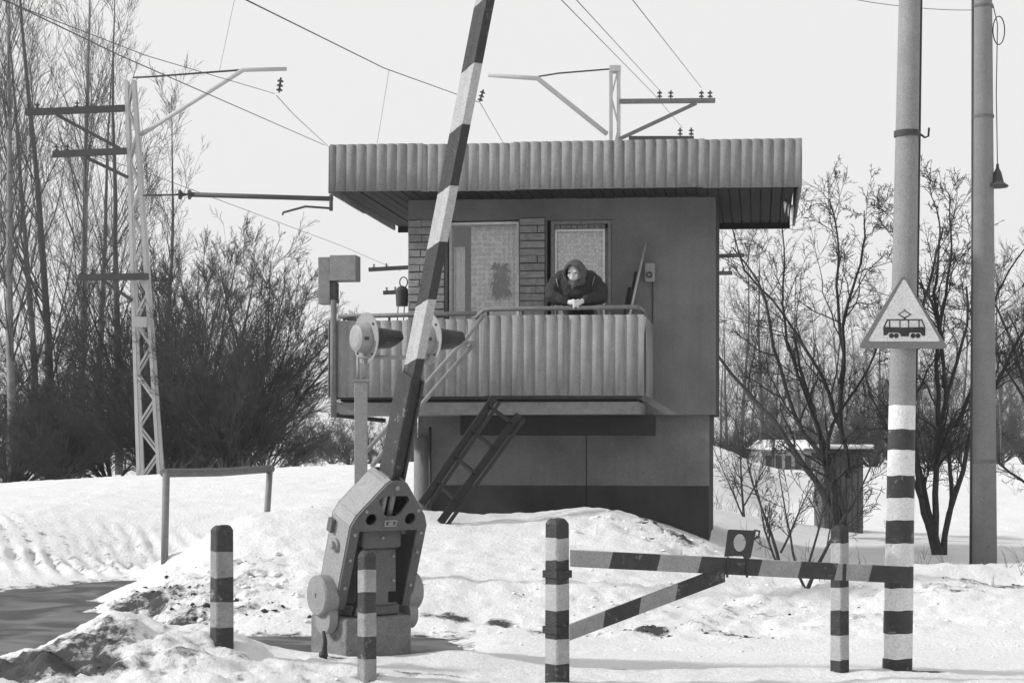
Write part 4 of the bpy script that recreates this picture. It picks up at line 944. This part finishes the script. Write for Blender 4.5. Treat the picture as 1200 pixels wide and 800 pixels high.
# small stake with a dark patch beside it
st0 = PD(379, 783, 12.65); stk = tag(MB().tube([(0, 0, -.1), (.012, 0, .12), (.0, 0, .19)], [.028, .016, .012], 8).ball((0, 0, .02), (.035, .03, .03)).build('stake', 'black_paint'), 'short dark iron stake in the snow beside the concrete block', 'stake'); stk.location = (st0[0], st0[1], zat(st0[0], st0[1]))

# pipe railing on the left
ra, rb2 = PD(192, 652, 21.4), PD(310, 606, 24.0); za = PD(192, 554, 21.4); zb_ = PD(318, 549, 24.2)
rl = thing('pipe_railing', 'bent rusty pipe railing on two posts in the snow bank', 'railing', ra)
m = MB(); m.tube([(0, 0, -.4), (za - ra) + np.array([0.03, 0, 0])], .043, 10); m.build('post', 'pipe', rl)
m = MB(); m.tube([rb2 - ra - np.array([0, 0, .5]), PD(316, 552, 24.1) - ra], .043, 10); m.build('post', 'pipe', rl)
a = za - ra; b_ = zb_ - ra; m = MB(); m.tube([a + (a - b_) * .0, a + (b_ - a) * .5 + np.array([0, 0, -.02]), b_], .052, 12); m.build('top_pipe', 'rust_pipe', rl)

# ================================================================== RAILWAY MASTS, WIRES
def insul(p, n=2, s=1.0, up=(0, 0, 1)):
    m = MB(); prof = [(0, .015)]
    for i in range(n): z = .05 + i * .11; prof += [(z, .02), (z, .075), (z + .03, .08), (z + .06, .03)]
    prof += [(.05 + n * .11, .02), (.05 + n * .11, 0)]
    m.lathe(p, up, [(a * s, r * s) for a, r in prof], 12); return m
md = 45.0
mA = PD(177, 562, md); mast = thing('lattice_mast', 'pale tapering lattice mast with dark cross-arms before the bare trees', 'mast', mA, TH)
def ml(px, py, dd=0): p = PD(px, py, md + dd) - mA; return np.array([p @ Rv, p @ Fv, p[2]])
H = ml(153, 95)[2]; lx = ml(153, 95)[0]
w0, w1 = 12.0 * md / FPX, 4.2 * md / FPX
cor = lambda t, sx, sy: np.array([lx * t + sx * (w0 + (w1 - w0) * t), sy * (w0 + (w1 - w0) * t), H * t])
for sx in (-1, 1):
    for sy in (-1, 1): m = MB(); m.bar(cor(-.05, sx, sy), cor(1, sx, sy), .085, .085, (0, 1, 0)); m.build('chord', 'mast_paint', mast)
nb = 15; tt = [1 - (1 - i / nb) ** 1.0 for i in range(nb + 1)]
for i in range(nb):
    for sy in (-1, 1):
        s = 1 if i % 2 else -1
        m = MB(); m.bar(cor(tt[i], s, sy), cor(tt[i + 1], -s, sy), .05, .05, (0, 1, 0)); m.build('lattice_bar', 'mast_paint', mast)
m = MB(); m.box((ml(160, 388)[0] - .05, -.3, ml(0, 384)[2]), (ml(175, 388)[0], -.27, ml(0, 372)[2])); m.build('number_plate', 'mast_paint', mast)
for (xa_, ya_, xb_, yb_, bx_, by_, cx_, cy_) in ((30, 132, 146, 127, 67, 135, 140, 174), (62, 181, 148, 177, 102, 185, 150, 208), (92, 325, 174, 324, 120, 328, 155, 352)):
    m = MB(); m.bar(ml(xa_, ya_, -.3), ml(xb_, yb_, -.3), .12, .16); arm = m.build('cross_arm', 'dark_metal', mast)
    m = MB(); m.bar(ml(bx_, by_, -.3), ml(cx_, cy_, -.3), .08, .08); m.build('arm_brace', 'dark_metal', mast)
    for t in (.03, .12, .52, .62) if ya_ < 150 else (.05, .2, .5):
        q_ = ml(xa_ + (xb_ - xa_) * t, ya_ - 2 + (yb_ - ya_) * t, -.3); insul(q_, 2, .75).build('insulator', 'insulator', arm)
m = MB(); m.tube([ml(165, 158), ml(285, 82, -1), ml(336, 81, -1)], [.06, .06, .05], 8); m.build('bracket_arm', 'mast_paint', mast)
m = MB(); m.tube([ml(156, 91), ml(178, 90), ml(285, 82, -1)], .025, 6); m.build('stay_rod', 'dark_metal', mast)
insul(ml(327, 109, -1), 3, 1.0, (.12, 0, 1)).build('insulator', 'insulator', mast)
m = MB(); m.tube([ml(168, 229), ml(222, 228, -.5)], .025, 6); m.tube([ml(222, 228, -.5), ml(390, 233, -1)], .06, 8); m.tube([ml(388, 228, -1), ml(388, 247, -1)], .05, 6); m.build('steady_arm', 'dark_metal', mast)
for px in (206, 217): insul(ml(px, 228, -.5), 1, 1.6, (1, 0, 0)).build('insulator', 'insulator', mast)
m = MB(); m.tube([ml(386, 244, -1), ml(358, 242, -1), ml(332, 249, -1), ml(331, 252, -1)], .03, 6); m.build('registration_tube', 'dark_metal', mast)
# mast rising behind the cabin roof
md2 = 52.0; mB = PD(720, 575, md2); mast2 = thing('lattice_mast', 'pale mast with two dark cross-arms rising behind the corrugated roof', 'mast', mB, TH)
def m2(px, py, dd=0): p = PD(px, py, md2 + dd) - mB; return np.array([p @ Rv, p @ Fv, p[2]])
xs0, xs1 = m2(716, 80)[0], m2(725, 80)[0]; H2 = m2(720, 79)[2]
for x in (xs0, xs1):
    for y in (-.12, .12): m = MB(); m.bar((x, y, -.5), (x, y, H2), .09, .09, (0, 1, 0)); m.build('chord', 'mast_paint', mast2)
for i in range(14):
    z = H2 * i / 14
    m = MB(); m.bar((xs0 if i % 2 else xs1, -.12, z), (xs1 if i % 2 else xs0, -.12, z + H2 / 14), .05, .05, (0, 1, 0)); m.build('lattice_bar', 'mast_paint', mast2)
m = MB(); m.box((xs0 - .05, -.2, H2 - .15), (xs1 + .05, .2, H2 + .02)); m.build('top_plate', 'mast_paint', mast2)
m = MB(); m.bar(m2(726, 119, -.3), m2(838, 118, -.3), .12, .13); arm = m.build('cross_arm', 'rust_pipe', mast2)
for px in (773, 786, 822, 832): insul(m2(px, 116, -.3), 2, .95).build('insulator', 'insulator', arm)
m = MB(); m.bar(m2(726, 163, -.3), m2(816, 121, -.3), .1, .1); m.build('arm_brace', 'rust_pipe', mast2)
m = MB(); m.bar(m2(737, 162, -.3), m2(813, 162, -.3), .1, .11); arm = m.build('cross_arm', 'dark_metal', mast2)
for px in (797, 810): insul(m2(px, 160, -.3), 2, .95).build('insulator', 'insulator', arm)
m = MB(); m.tube([m2(711, 157), m2(630, 92, -1), m2(572, 88, -1)], [.075, .075, .065], 8); m.build('bracket_arm', 'mast_paint', mast2)
m = MB(); m.tube([m2(716, 81), m2(655, 86, -.6), m2(630, 90, -1)], .025, 6); m.build('stay_rod', 'dark_metal', mast2)
insul(m2(562, 120, -1), 3, 1.0, (.3, 0, 1)).build('insulator', 'insulator', mast2)
# far poles half hidden by the cabin
def far_pole(px, base, top, d, arms, label):
    p = PD(px, base, d); t = thing('far_pole', label, 'pole', p, TH); f = lambda a, b: (lambda v: np.array([v @ Rv, v @ Fv, v[2]]))(PD(a, b, d) - p)
    m = MB(); m.tube([(0, 0, -.5), f(px, top)], [.16, .10], 10); m.build('shaft', 'bark_mid', t)
    for (a, b, c, e_) in arms:
        m = MB(); m.bar(f(a, b), f(c, e_), .12, .13); ar = m.build('cross_arm', 'dark_metal', t)
        for k_ in (.06, .2, .8, .94): insul(f(a + (c - a) * k_, b - 1 + (e_ - b) * k_), 2, .6).build('insulator', 'insulator', ar)
    return t
far_pole(484, 545, 300, 60, [(432, 316, 536, 310), (449, 343, 520, 340)], 'dark far pole with two cross-arms half hidden by the brick corner')
far_pole(832, 545, 285, 62, [(792, 302, 872, 299), (806, 320, 858, 320)], 'dark far pole with two cross-arms half hidden by the plaster side')
def wire(pts, r, label, sag=0.0):
    P = [PD(*p) for p in pts]; out = []
    for i in range(len(P) - 1):
        for t in np.linspace(0, 1, 9)[:-1]:
            v = P[i] * (1 - t) + P[i + 1] * t; v = v - np.array([0, 0, sag * 4 * t * (1 - t)]); out.append(v)
    out.append(P[-1]); o0 = out[0].copy(); m = MB(); m.tube([v - o0 for v in out], r * .75, 5); o = m.build('overhead_wire', 'wire'); o.location = o0; return tag(o, label, 'wire')
wire([(-20, -12, 22), (140, 65, 32), (380, 170, 62)], .016, 'heavy overhead contact wire slanting from the treetops down behind the roof corner')
wire([(2, 0, 22.3), (170, 65, 32), (322, 110, 44)], .011, 'thin overhead wire running to the hanging insulator of the left mast')
wire([(324, 112, 44), (345, 135, 52), (385, 172, 70)], .014, 'short overhead wire falling from the left mast insulator to the roof')
wire([(280, -4, 24), (450, 80, 38), (561, 120, 51)], .015, 'overhead wire running from above to the insulator beside the raised boom')
wire([(563, 121, 51), (590, 168, 66)], .013, 'short overhead wire dropping from the boom-side insulator behind the roof')
wire([(650, -8, 26), (764, 108, 50), (800, 150, 60)], .010, 'thin line wire crossing the sky to the lower insulators over the roof')
wire([(668, -8, 26), (773, 106, 51.7)], .010, 'thin line wire ending at the inner insulator pair over the roof')
wire([(735, -8, 26), (822, 103, 51.7)], .010, 'thin line wire ending at the outer insulator pair over the roof')
wire([(985, -4, 30), (1063, 8, 30), (1142, 12, 30)], .008, 'thin wire passing behind the banded pole to the plain pole', .02)
wire([(0, 148, 40), (165, 200, 52), (400, 288, 80), (470, 318, 100)], .014, 'thin low wire falling behind the mast towards the brick corner')
wire([(276, -6, 36), (257, 84, 42)], .006, 'hair-thin dropper wire hanging above the bracket arm of the left mast')
wire([(456, 82, 38.5), (442, 168, 40)], .006, 'hair-thin dropper wire hanging down to the roof edge')

# ================================================================== TREES
def tree_segments(rng, stems, levels, seed_len, P):
    """stems: list of (base, direction, length, radius). Returns lists of (p0,p1,r0,r1) for wood and twigs"""
    wood, tw = [], []; free = P.get('free', ())
    stack = [(np.array(b, float), np.array(d, float) / np.linalg.norm(d), L, r, 0 if b[2] < .35 else .5) for b, d, L, r in stems]
    rmin = P['rmin']
    while stack:
        p, d, L, r, lv = stack.pop(); limb = lv == .5; lv = int(lv); nseg = P['nseg'][min(lv, len(P['nseg']) - 1)]; s = L / nseg; taper = P['taper'][min(lv, len(P['taper']) - 1)]
        nch = P['child'][lv] if lv < len(P['child']) else 0
        nch = max(0, int(round(nch * rng.uniform(.7, 1.3))))
        at = sorted(rng.uniform(P['start'][min(lv, len(P['start']) - 1)], 1.0) for _ in range(nch))
        k = 0
        for i in range(nseg):
            t0, t1 = i / nseg, (i + 1) / nseg
            d = d + rng.normal(0, P['wob'][min(lv, len(P['wob']) - 1)], 3) + np.array([0, 0, P['up'][min(lv, len(P['up']) - 1)]]); d /= np.linalg.norm(d)
            q_ = p + d * s; r0 = max(r * (1 - taper * t0), rmin); r1 = max(r * (1 - taper * t1), rmin * .8)
            (wood if lv <= P['woodlv'] and not limb else tw).append((p, q_, r0, r1))
            while k < nch and at[k] <= t1:
                u = (at[k] - t0) * nseg; pos = p + (q_ - p) * u; k += 1
                ax = np.cross(d, rng.normal(0, 1, 3)); ax /= np.linalg.norm(ax) + 1e-9
                an = P['ang'][min(lv, len(P['ang']) - 1)] * rng.uniform(.7, 1.3)
                cd = d * math.cos(an) + ax * math.sin(an); tt_ = at[k - 1]
                cl = L * P['ratio'][min(lv, len(P['ratio']) - 1)] * rng.uniform(.6, 1.2) * (1 - .55 * tt_ if lv == 0 else 1 - .35 * tt_)
                cr = max(r * (1 - taper * at[k - 1]) * P['rr'][min(lv, len(P['rr']) - 1)], rmin)
                stack.append((pos, cd, cl, cr, lv + 1))
            p = q_
    return wood, tw
def seg_mesh(name, segs, n, material):
    p0 = np.array([s[0] for s in segs]); p1 = np.array([s[1] for s in segs]); r0 = np.array([s[2] for s in segs])[:, None]; r1 = np.array([s[3] for s in segs])[:, None]
    t = p1 - p0; t /= np.linalg.norm(t, axis=1, keepdims=True) + 1e-9
    ref = np.where(np.abs(t[:, 2:3]) < .9, np.array([[0, 0, 1.0]]), np.array([[1.0, 0, 0]])); a = np.cross(t, ref); a /= np.linalg.norm(a, axis=1, keepdims=True); b = np.cross(a, t)
    V = []
    for pp, rr in ((p0, r0), (p1, r1)):
        for j in range(n): an = 2 * math.pi * j / n; V.append(pp + rr * (a * math.cos(an) + b * math.sin(an)))
    V = np.stack(V, 1); N = len(segs); base = (np.arange(N) * 2 * n)[:, None]
    F = np.stack([np.concatenate([base + j, base + (j + 1) % n, base + n + (j + 1) % n, base + n + j], 1) for j in range(n)], 1).reshape(-1, 4)
    me = bpy.data.meshes.new(name); me.vertices.add(N * 2 * n); me.vertices.foreach_set('co', V.astype(np.float32).ravel())
    me.loops.add(F.size); me.loops.foreach_set('vertex_index', F.astype(np.int32).ravel()); me.polygons.add(len(F)); me.polygons.foreach_set('loop_start', np.arange(len(F), dtype=np.int32) * 4)
    me.polygons.foreach_set('use_smooth', np.ones(len(F), bool)); me.update(calc_edges=True); me.materials.append(MATS[material]); return me
def make_tree(name, label, loc, wood, tw, mw, mt, nw=7, nt_=3, group=None, rotz=0, cat='tree'):
    t = thing(name, label, cat, loc, rotz, group)
    link('trunk', seg_mesh('trunk', wood, nw, mw), t); link('crown', seg_mesh('crown', tw, nt_, mt), t); return t
tall = dict(rmin=.0050, nseg=[16, 7, 4, 3], taper=[.92, .85, .8, .6], child=[34, 9, 6], start=[.14, .12, .1], wob=[.02, .06, .09, .12], up=[.02, .09, .08, .04], ang=[.50, .5, .5], ratio=[.32, .46, .5], rr=[.30, .5, .55], woodlv=0)
bush = dict(rmin=.0048, nseg=[9, 6, 4, 3], taper=[.85, .8, .8, .6], child=[15, 9, 6], start=[.12, .10, .1], wob=[.07, .09, .11, .13], up=[.012, .03, .02, .0], ang=[.45, .5, .5], ratio=[.46, .48, .5], rr=[.55, .55, .55], woodlv=0)
near = dict(rmin=.0035, nseg=[14, 8, 5, 4], taper=[.75, .75, .7, .6], child=[11, 8, 7], start=[.25, .12, .12], wob=[.12, .17, .18, .18], up=[.02, .05, .03, .01], ang=[.62, .7, .7], ratio=[.44, .42, .42], rr=[.48, .5, .5], woodlv=0)
def ground_at(px, d):
    p = PD(px, HOR, d); return (p[0], p[1], zat(p[0], p[1]) - .03)
# tall trees on the left
protos = []
for sd_i, h, rad_, mw in ((1, 19, .17, 'bark_mid'), (2, 17, .14, 'birch_bark'), (5, 13, .12, 'bark_mid')):
    r = np.random.RandomState(sd_i); protos.append((tree_segments(r, [((0, 0, -.2), (.02 * r.randn(), .02 * r.randn(), 1), h, rad_)], 3, h, tall), mw))
tspots = [(-30, 52, 0, 1.0, 'tall bare tree at the outer edge of the roadside wood'), (12, 50, 1, 1.05, 'tall pale-barked birch among the bare roadside trees'), (62, 56, 0, .98, 'tall bare grey tree behind the first birches of the wood'), (96, 60, 1, 1.12, 'slim birch reaching high behind the cross-arms of the lattice mast'),
          (140, 64, 2, 1.35, 'bare tree standing directly behind the lattice mast top'), (190, 70, 2, 1.15, 'lower bare tree showing right of the lattice mast top'), (40, 72, 0, 1.05, 'tall bare tree deep in the roadside wood'), (-70, 60, 1, 1.1, 'outermost birch of the roadside wood'), (118, 76, 0, .95, 'far bare tree closing the gap behind the mast')]
first = {}
for i, (px, d, k_, s_, lab) in enumerate(tspots):
    (wd, tg_), mw = protos[k_]
    if k_ not in first: t = make_tree('bare_tree', lab, ground_at(px, d), wd, tg_, mw, 'twig_pale', 6, 3, 'bare trees of the roadside wood'); first[k_] = t
    else: t = copy_tree(first[k_]); t['label'] = lab; t.location = ground_at(px, d)
    t.scale = (s_, s_, s_); t.rotation_euler = (0, 0, i * 1.3)
# dense bushes
bp_l = []
for sd_i in (11, 12, 13):
    r = np.random.RandomState(sd_i); st = []
    for j in range(17):
        a = r.uniform(0, 2 * math.pi); e = r.uniform(.08, 1.35); st.append(((.06 * math.cos(a), .06 * math.sin(a), -.2), (math.cos(a) * e, math.sin(a) * e, 1), r.uniform(5.0, 7.0) * (1 - .26 * e), r.uniform(.045, .075)))
    bp_l.append(tree_segments(r, st, 3, 6, bush))
firstb = {}
bspots = [(272, 47, 0, 1.0, 'wide dense willow bush between the lattice mast and the cabin'), (225, 49, 1, 1.1, 'dense dark bush right behind the lattice mast foot'), (85, 54, 0, .85, 'dense thicket bush at the foot of the pale birches'), (20, 53, 1, .8, 'dense thicket bush at the outer wood edge'),
          (235, 55, 2, 1.15, 'tall bush rising behind the willow bush'), (-40, 54, 2, 1.0, 'outermost thicket bush of the wood'), (308, 54, 1, .62, 'smaller bush at the cabin side of the willow'), (185, 56, 0, 1.15, 'high dark bush in the shade behind the mast')]
for i, (px, d, k_, s_, lab) in enumerate(bspots):
    if k_ not in firstb: t = make_tree('willow_bush', lab, ground_at(px, d), *bp_l[k_], 'bark', 'twig_bush', 5, 3, 'dense bushes below the roadside wood', cat='bush'); firstb[k_] = t
    else: t = copy_tree(firstb[k_]); t['label'] = lab; t.location = ground_at(px, d)
    t.scale = (s_, s_, s_); t.rotation_euler = (0, 0, i * 2.1)
for i in range(5):
    px = 10 + i * 60; d = 46.5 + (i * 7 % 5)
    t = copy_tree(firstb[(i + 1) % 3]); t['label'] = 'low twiggy shrub at the foot of the roadside wood'; t['group'] = 'low shrubs at the foot of the wood'; t.name = 'low_shrub'
    t.location = ground_at(px, d); s_ = .42 + .05 * (i * 5 % 4); t.scale = (s_ * 1.5, s_ * 1.5, s_); t.rotation_euler = (0, 0, i * 1.9)
# near trees on the right, stems set from the photograph
r = np.random.RandomState(21)
def dirpx(px0, py0, px1, py1, d, dd=0):
    a, b_ = PD(px0, py0, d), PD(px1, py1, d + dd); v = b_ - a; return v, np.linalg.norm(v)
def stems_from(lst, d, base):
    out = []
    for (px0, py0, px1, py1, rad_, dd) in lst:
        a = PD(px0, py0, d); v, Ln = dirpx(px0, py0, px1, py1, d, dd); low = py0 > 600; out.append(((a - base) * np.array([.35, .35, 0]) if low else a - base, v / Ln, Ln * 1.12, rad_ * .85))
    return out
d1 = 26.0; b1 = np.array(ground_at(985, d1))
st = stems_from([(990, 640, 985, 420, .07, 0), (985, 640, 930, 330, .065, .6), (978, 640, 890, 420, .05, -.5), (1000, 640, 1040, 300, .055, .5), (988, 520, 960, 250, .05, 0), (985, 450, 1010, 250, .045, -.4), (970, 560, 900, 300, .045, .4), (995, 560, 1000, 240, .045, .6)], d1, b1)
make_tree('gnarled_tree', 'spreading dark bare tree with crooked stems behind the small shed post', b1, *tree_segments(r, st, 3, 5, near), 'bark', 'twig', 7, 3)
d2 = 24.0; b2 = np.array(ground_at(1100, d2))
st = stems_from([(1090, 655, 1062, 430, .055, 0), (1098, 655, 1090, 350, .06, .3), (1104, 655, 1105, 300, .06, -.3), (1112, 655, 1128, 420, .05, .4), (1118, 650, 1150, 330, .05, .5), (1100, 500, 1060, 260, .045, .2), (1108, 480, 1115, 220, .045, 0), (1085, 650, 1040, 430, .04, .5), (1105, 400, 1040, 230, .035, .4), (1120, 500, 1200, 300, .04, .3)], d2, b2)
make_tree('gnarled_tree', 'clump of bare crooked trunks between the banded pole and the plain pole', b2, *tree_segments(r, st, 3, 5, near), 'bark', 'twig', 7, 3)
d3 = 30.0; b3 = np.array(ground_at(1240, d3))
st = stems_from([(1240, 620, 1185, 380, .05, 0), (1240, 620, 1240, 330, .06, 0), (1235, 620, 1175, 470, .04, .3), (1245, 620, 1290, 360, .05, 0), (1215, 500, 1160, 330, .035, .3)], d3, b3)
make_tree('gnarled_tree', 'bare tree reaching in behind the plain concrete pole', b3, *tree_segments(r, st, 3, 5, near), 'bark', 'twig', 7, 3)
# saplings
sap = dict(rmin=.003, nseg=[7, 5, 4], taper=[.8, .75, .6], child=[9, 6, 3], start=[.2, .15, .1], wob=[.07, .13, .15], up=[.02, .03, .02], ang=[.6, .7, .7], ratio=[.5, .45, .5], rr=[.55, .5, .5], woodlv=0)
for px, py, d, Hh, lab in ((915, 658, 19.5, 1.4, 'small twiggy sapling in the snow beside the cabin'), (945, 690, 17.5, 1.7, 'crooked sapling growing beside the gate rest post'), (872, 610, 27, 1.6, 'thin shrub on the slope behind the cabin corner')):
    p = PD(px, py, d); p[2] = zat(p[0], p[1]) - .03
    st = [((0, 0, 0), (r.uniform(-.3, .3), r.uniform(-.2, .2), 1), Hh, .022), ((0, 0, 0), (-.5, .2, 1), Hh * .8, .016), ((0, 0, .2), (.5, -.1, 1), Hh * .8, .014)]
    make_tree('sapling', lab, p, *tree_segments(r, st, 2, Hh, sap), 'bark', 'twig', 5, 3)
# far trees right and behind
fspots = [(868, 75, 2, .75), (893, 85, 2, .85), (852, 95, 2, .7), (905, 62, 2, .45), (940, 110, 2, .9), (985, 120, 2, .8), (1030, 110, 2, .85), (1075, 125, 2, .8), (1125, 115, 2, .85), (1175, 90, 2, .8), (1205, 80, 2, .8), (1160, 130, 2, .9), (1240, 100, 2, .9), (1010, 150, 2, .9), (1055, 160, 2, .9), (1100, 165, 2, .95), (960, 170, 2, .9)]
for i, (px, d, k_, s_) in enumerate(fspots):
    t = copy_tree(first[2]); t['label'] = 'far slender bare tree in the hazy belt beyond the shed'; t['group'] = 'far trees in the hazy belt'; t.name = 'far_tree'
    t.location = ground_at(px, d); t.scale = (s_ * 1.2, s_ * 1.2, s_); t.rotation_euler = (0, 0, i * 2.4)
for i in range(22):
    px = 843 + i * 18; d = 150 + (i * 47 % 70)
    t = copy_tree(first[i % 2]); t['label'] = 'tall hazy bare tree in the distant wood beyond the shed'; t['group'] = 'distant wood beyond the shed'; t.name = 'distant_tree'
    t.location = ground_at(px, d); s_ = .55 + .06 * (i * 31 % 5); t.scale = (s_ * 1.6, s_ * 1.6, s_); t.rotation_euler = (0, 0, i * 2.7)
for i in range(13):
    px = 850 + i * 29 + (i * 37 % 11); d = 70 + (i * 53 % 60)
    t = copy_tree(firstb[i % 3]); t['label'] = 'low far bush in the hazy belt beyond the shed'; t['group'] = 'far bushes in the hazy belt'; t.name = 'far_bush'
    t.location = ground_at(px, d); s_ = .5 + .1 * (i * 29 % 5); t.scale = (s_, s_, s_ * .8); t.rotation_euler = (0, 0, i * 1.7)
for i in range(7):
    px = 345 + i * 22; d = 90 + (i * 31 % 40)
    t = copy_tree(firstb[i % 3]); t['label'] = 'low far bush seen past the balcony and the signal post'; t['group'] = 'far bushes past the balcony'; t.name = 'far_bush'
    t.location = ground_at(px, d); t.scale = (.55, .55, .45); t.rotation_euler = (0, 0, i * 1.1)

# ================================================================== SHED, FAR HOUSE
shp = PD(982, 655, 27.5); sh_ = thing('shed', 'small plank shed with a snow-covered roof behind the gate', 'shed', (shp[0], shp[1], zat(shp[0], shp[1]) - .05), TH)
sw = 23 * 27.5 / FPX; shh = (655 - 562) * 27.5 / FPX
n_pl = 7; w_ = 2 * sw / n_pl; me0 = None
for i in range(n_pl):
    if me0 is None: mm = MB(); mm.box((0, -.5, -.2), (w_ - .012, -.475, shh)); o = mm.build('plank', 'shed_wood', sh_); me0 = o.data
    else: o = link('plank', me0, sh_)
    o.location = (-sw + i * w_, 0, rng.uniform(-.03, .0))
m = MB(); m.box((-sw + .02, -.47, -.2), (sw - .02, .5, shh)); m.build('shed_body', 'shed_wood', sh_)
m = MB(); m.box((-sw - .12, -.65, shh), (sw + .12, .65, shh + .05)); m.build('roof', 'dark_metal', sh_)
m = MB(); m.box((-sw - .13, -.66, shh + .05), (sw + .13, .66, shh + .12)); m.build('roof_snow', 'snow_clean', sh_, bevel=.03)
hpz = PD(918, 556, 75); hs_ = thing('far_house', 'far low house with pale walls and snowy roof among bushes', 'house', (hpz[0], hpz[1], 0), TH)
k75 = 75 / FPX
m = MB(); m.box((-1.1, -1.5, -.5), (1.1, 2.5, 1.35)); m.build('wall', 'house_wall', hs_)
m = MB(); m.add([(-1.3, -1.8, 1.35), (1.3, -1.8, 1.35), (1.3, 2.8, 1.35), (-1.3, 2.8, 1.35), (-1.0, .4, 1.75), (1.0, .4, 1.75)], [(0, 1, 5, 4), (1, 2, 5), (2, 3, 4, 5), (3, 0, 4), (3, 2, 1, 0)]); m.build('roof', 'snow_clean', hs_)
for i in range(5):
    m = MB(); m.box((-.95 + i * .4, -1.53, .55), (-.70 + i * .4, -1.49, 1.1)); m.build('window', 'window_dark', hs_)
# ================================================================== CLODS AND DRY GRASS (uncountable)
def clods(name, spots, material, label, seed):
    r = np.random.RandomState(seed); P = []; Rr = []
    for (px, py, d, rr, rd, n, s0, s1) in spots:
        c = PD(px, py, d)[:2]
        for _ in range(int(n * .35)): a, b_ = r.normal(0, rr), r.normal(0, rd); P.append(c + Rv[:2] * a + Fv[:2] * b_); Rr.append(s0 * .8 + (s1 - s0) * .75 * r.rand() ** 3.5)
    P = np.array(P); z = height(P); keep = z > -.03; P, z, Rr = P[keep], z[keep], np.array(Rr)[keep]
    ico = bmesh.new(); bmesh.ops.create_icosphere(ico, subdivisions=1, radius=1); iv = np.array([v.co[:] for v in ico.verts]); fi = np.array([[v.index for v in f.verts] for f in ico.faces]); ico.free()
    V = []; F = []
    for k, ((x, y), zz, s) in enumerate(zip(P, z, Rr)):
        w = iv * (1 + .35 * r.randn(len(iv), 1)) * s * np.array([r.uniform(.8, 1.3), r.uniform(.8, 1.3), r.uniform(.5, .9)]); V.append(w * np.array([1, 1, .75]) + np.array([x, y, zz + s * .05])); F.append(fi + k * len(iv))
    me = bpy.data.meshes.new(name); me.from_pydata(np.concatenate(V).tolist(), [], np.concatenate(F).tolist()); me.materials.append(MATS[material]); me.shade_smooth(); o = link(name, me); o['kind'] = 'stuff'; return tag(o, label, 'clods')
clods('snow_clods', [(200, 700, 17, .9, .8, 500, .01, .06), (240, 725, 16, .7, .4, 300, .01, .05), (600, 735, 15.6, 2.0, .6, 420, .006, .035), (850, 720, 16, 1.6, .8, 500, .006, .04), (1090, 695, 17, 1.5, .9, 500, .006, .045), (780, 628, 19.7, .5, .4, 260, .01, .06), (690, 640, 18.8, 1.2, .8, 300, .006, .035), (1100, 760, 14, 1.5, .6, 260, .005, .025), (430, 796, 12, .2, .15, 60, .008, .03), (140, 720, 17, .8, .4, 160, .01, .05)], 'snow_clean', 'loose lumps of snow strewn over the banks', 5)
clods('dirt_clods', [(175, 696, 17.4, .4, .35, 260, .01, .05), (235, 722, 16.1, .55, .3, 260, .01, .05), (150, 714, 16.9, .4, .3, 120, .008, .035), (55, 782, 11.9, .4, .3, 160, .005, .02), (795, 630, 19.7, .25, .3, 120, .01, .045), (765, 738, 15.4, .12, .1, 40, .01, .035), (866, 742, 15.3, .2, .1, 50, .01, .035), (1160, 690, 17.4, .6, .4, 120, .006, .03), (900, 715, 16.5, 1.2, .6, 120, .005, .02), (600, 725, 15.9, 1.6, .5, 60, .005, .02), (80, 690, 20.3, 1.4, .15, 160, .008, .035)], 'clod_dirt', 'dark lumps of earth and dirty ice on the snow', 6)
r = np.random.RandomState(9); segs = []
for (px, py, d, rr, rd, n) in ((930, 660, 21, 1.0, 1.5, 16), (870, 610, 29, 1.2, 1.6, 60), (1050, 660, 21, 1.2, 1.2, 8), (1190, 660, 20, .8, 1, 20), (340, 545, 42, 2.5, 2, 140), (1100, 590, 40, 5, 3, 60)):
    c = PD(px, py, d)[:2]
    for _ in range(n):
        p2 = c + Rv[:2] * r.normal(0, rr) + Fv[:2] * r.normal(0, rd); z = zat(*p2)
        if z < 0: continue
        for _ in range(3):
            a = np.array([p2[0] + r.normal(0, .02), p2[1] + r.normal(0, .02), z - .01]); v = np.array([r.normal(0, .35), r.normal(0, .35), 1]); L_ = r.uniform(.08, .32) * (1.4 if d > 25 else 1); b_ = a + v * L_ * .6; e = b_ + v * np.array([1.6, 1.6, .7]) * L_ * .4
            segs += [(a, b_, .003, .0025), (b_, e, .0025, .001)]
o = link('dry_grass', seg_mesh('dry_grass', segs, 3, 'grass_dry')); o['kind'] = 'stuff'; tag(o, 'dry grass stalks poking through the snow', 'grass')

hz = MB(); hz.box((-4200, -4200, -3), (4200, 4200, 26)); hz = hz.build('haze', 'black'); hz['kind'] = 'stuff'; tag(hz, 'thin pale winter haze filling the air', 'haze')
hm = bpy.data.materials.new('haze'); hm.use_nodes = True; hn = hm.node_tree.nodes; hn.clear(); ho = hn.new('ShaderNodeOutputMaterial'); hv = hn.new('ShaderNodeVolumePrincipled')
hv.inputs['Color'].default_value = (.97, .97, .97, 1); hv.inputs['Density'].default_value = HAZE; hv.inputs['Anisotropy'].default_value = .2
hm.node_tree.links.new(hv.outputs[0], ho.inputs['Volume']); hz.data.materials.clear(); hz.data.materials.append(hm)
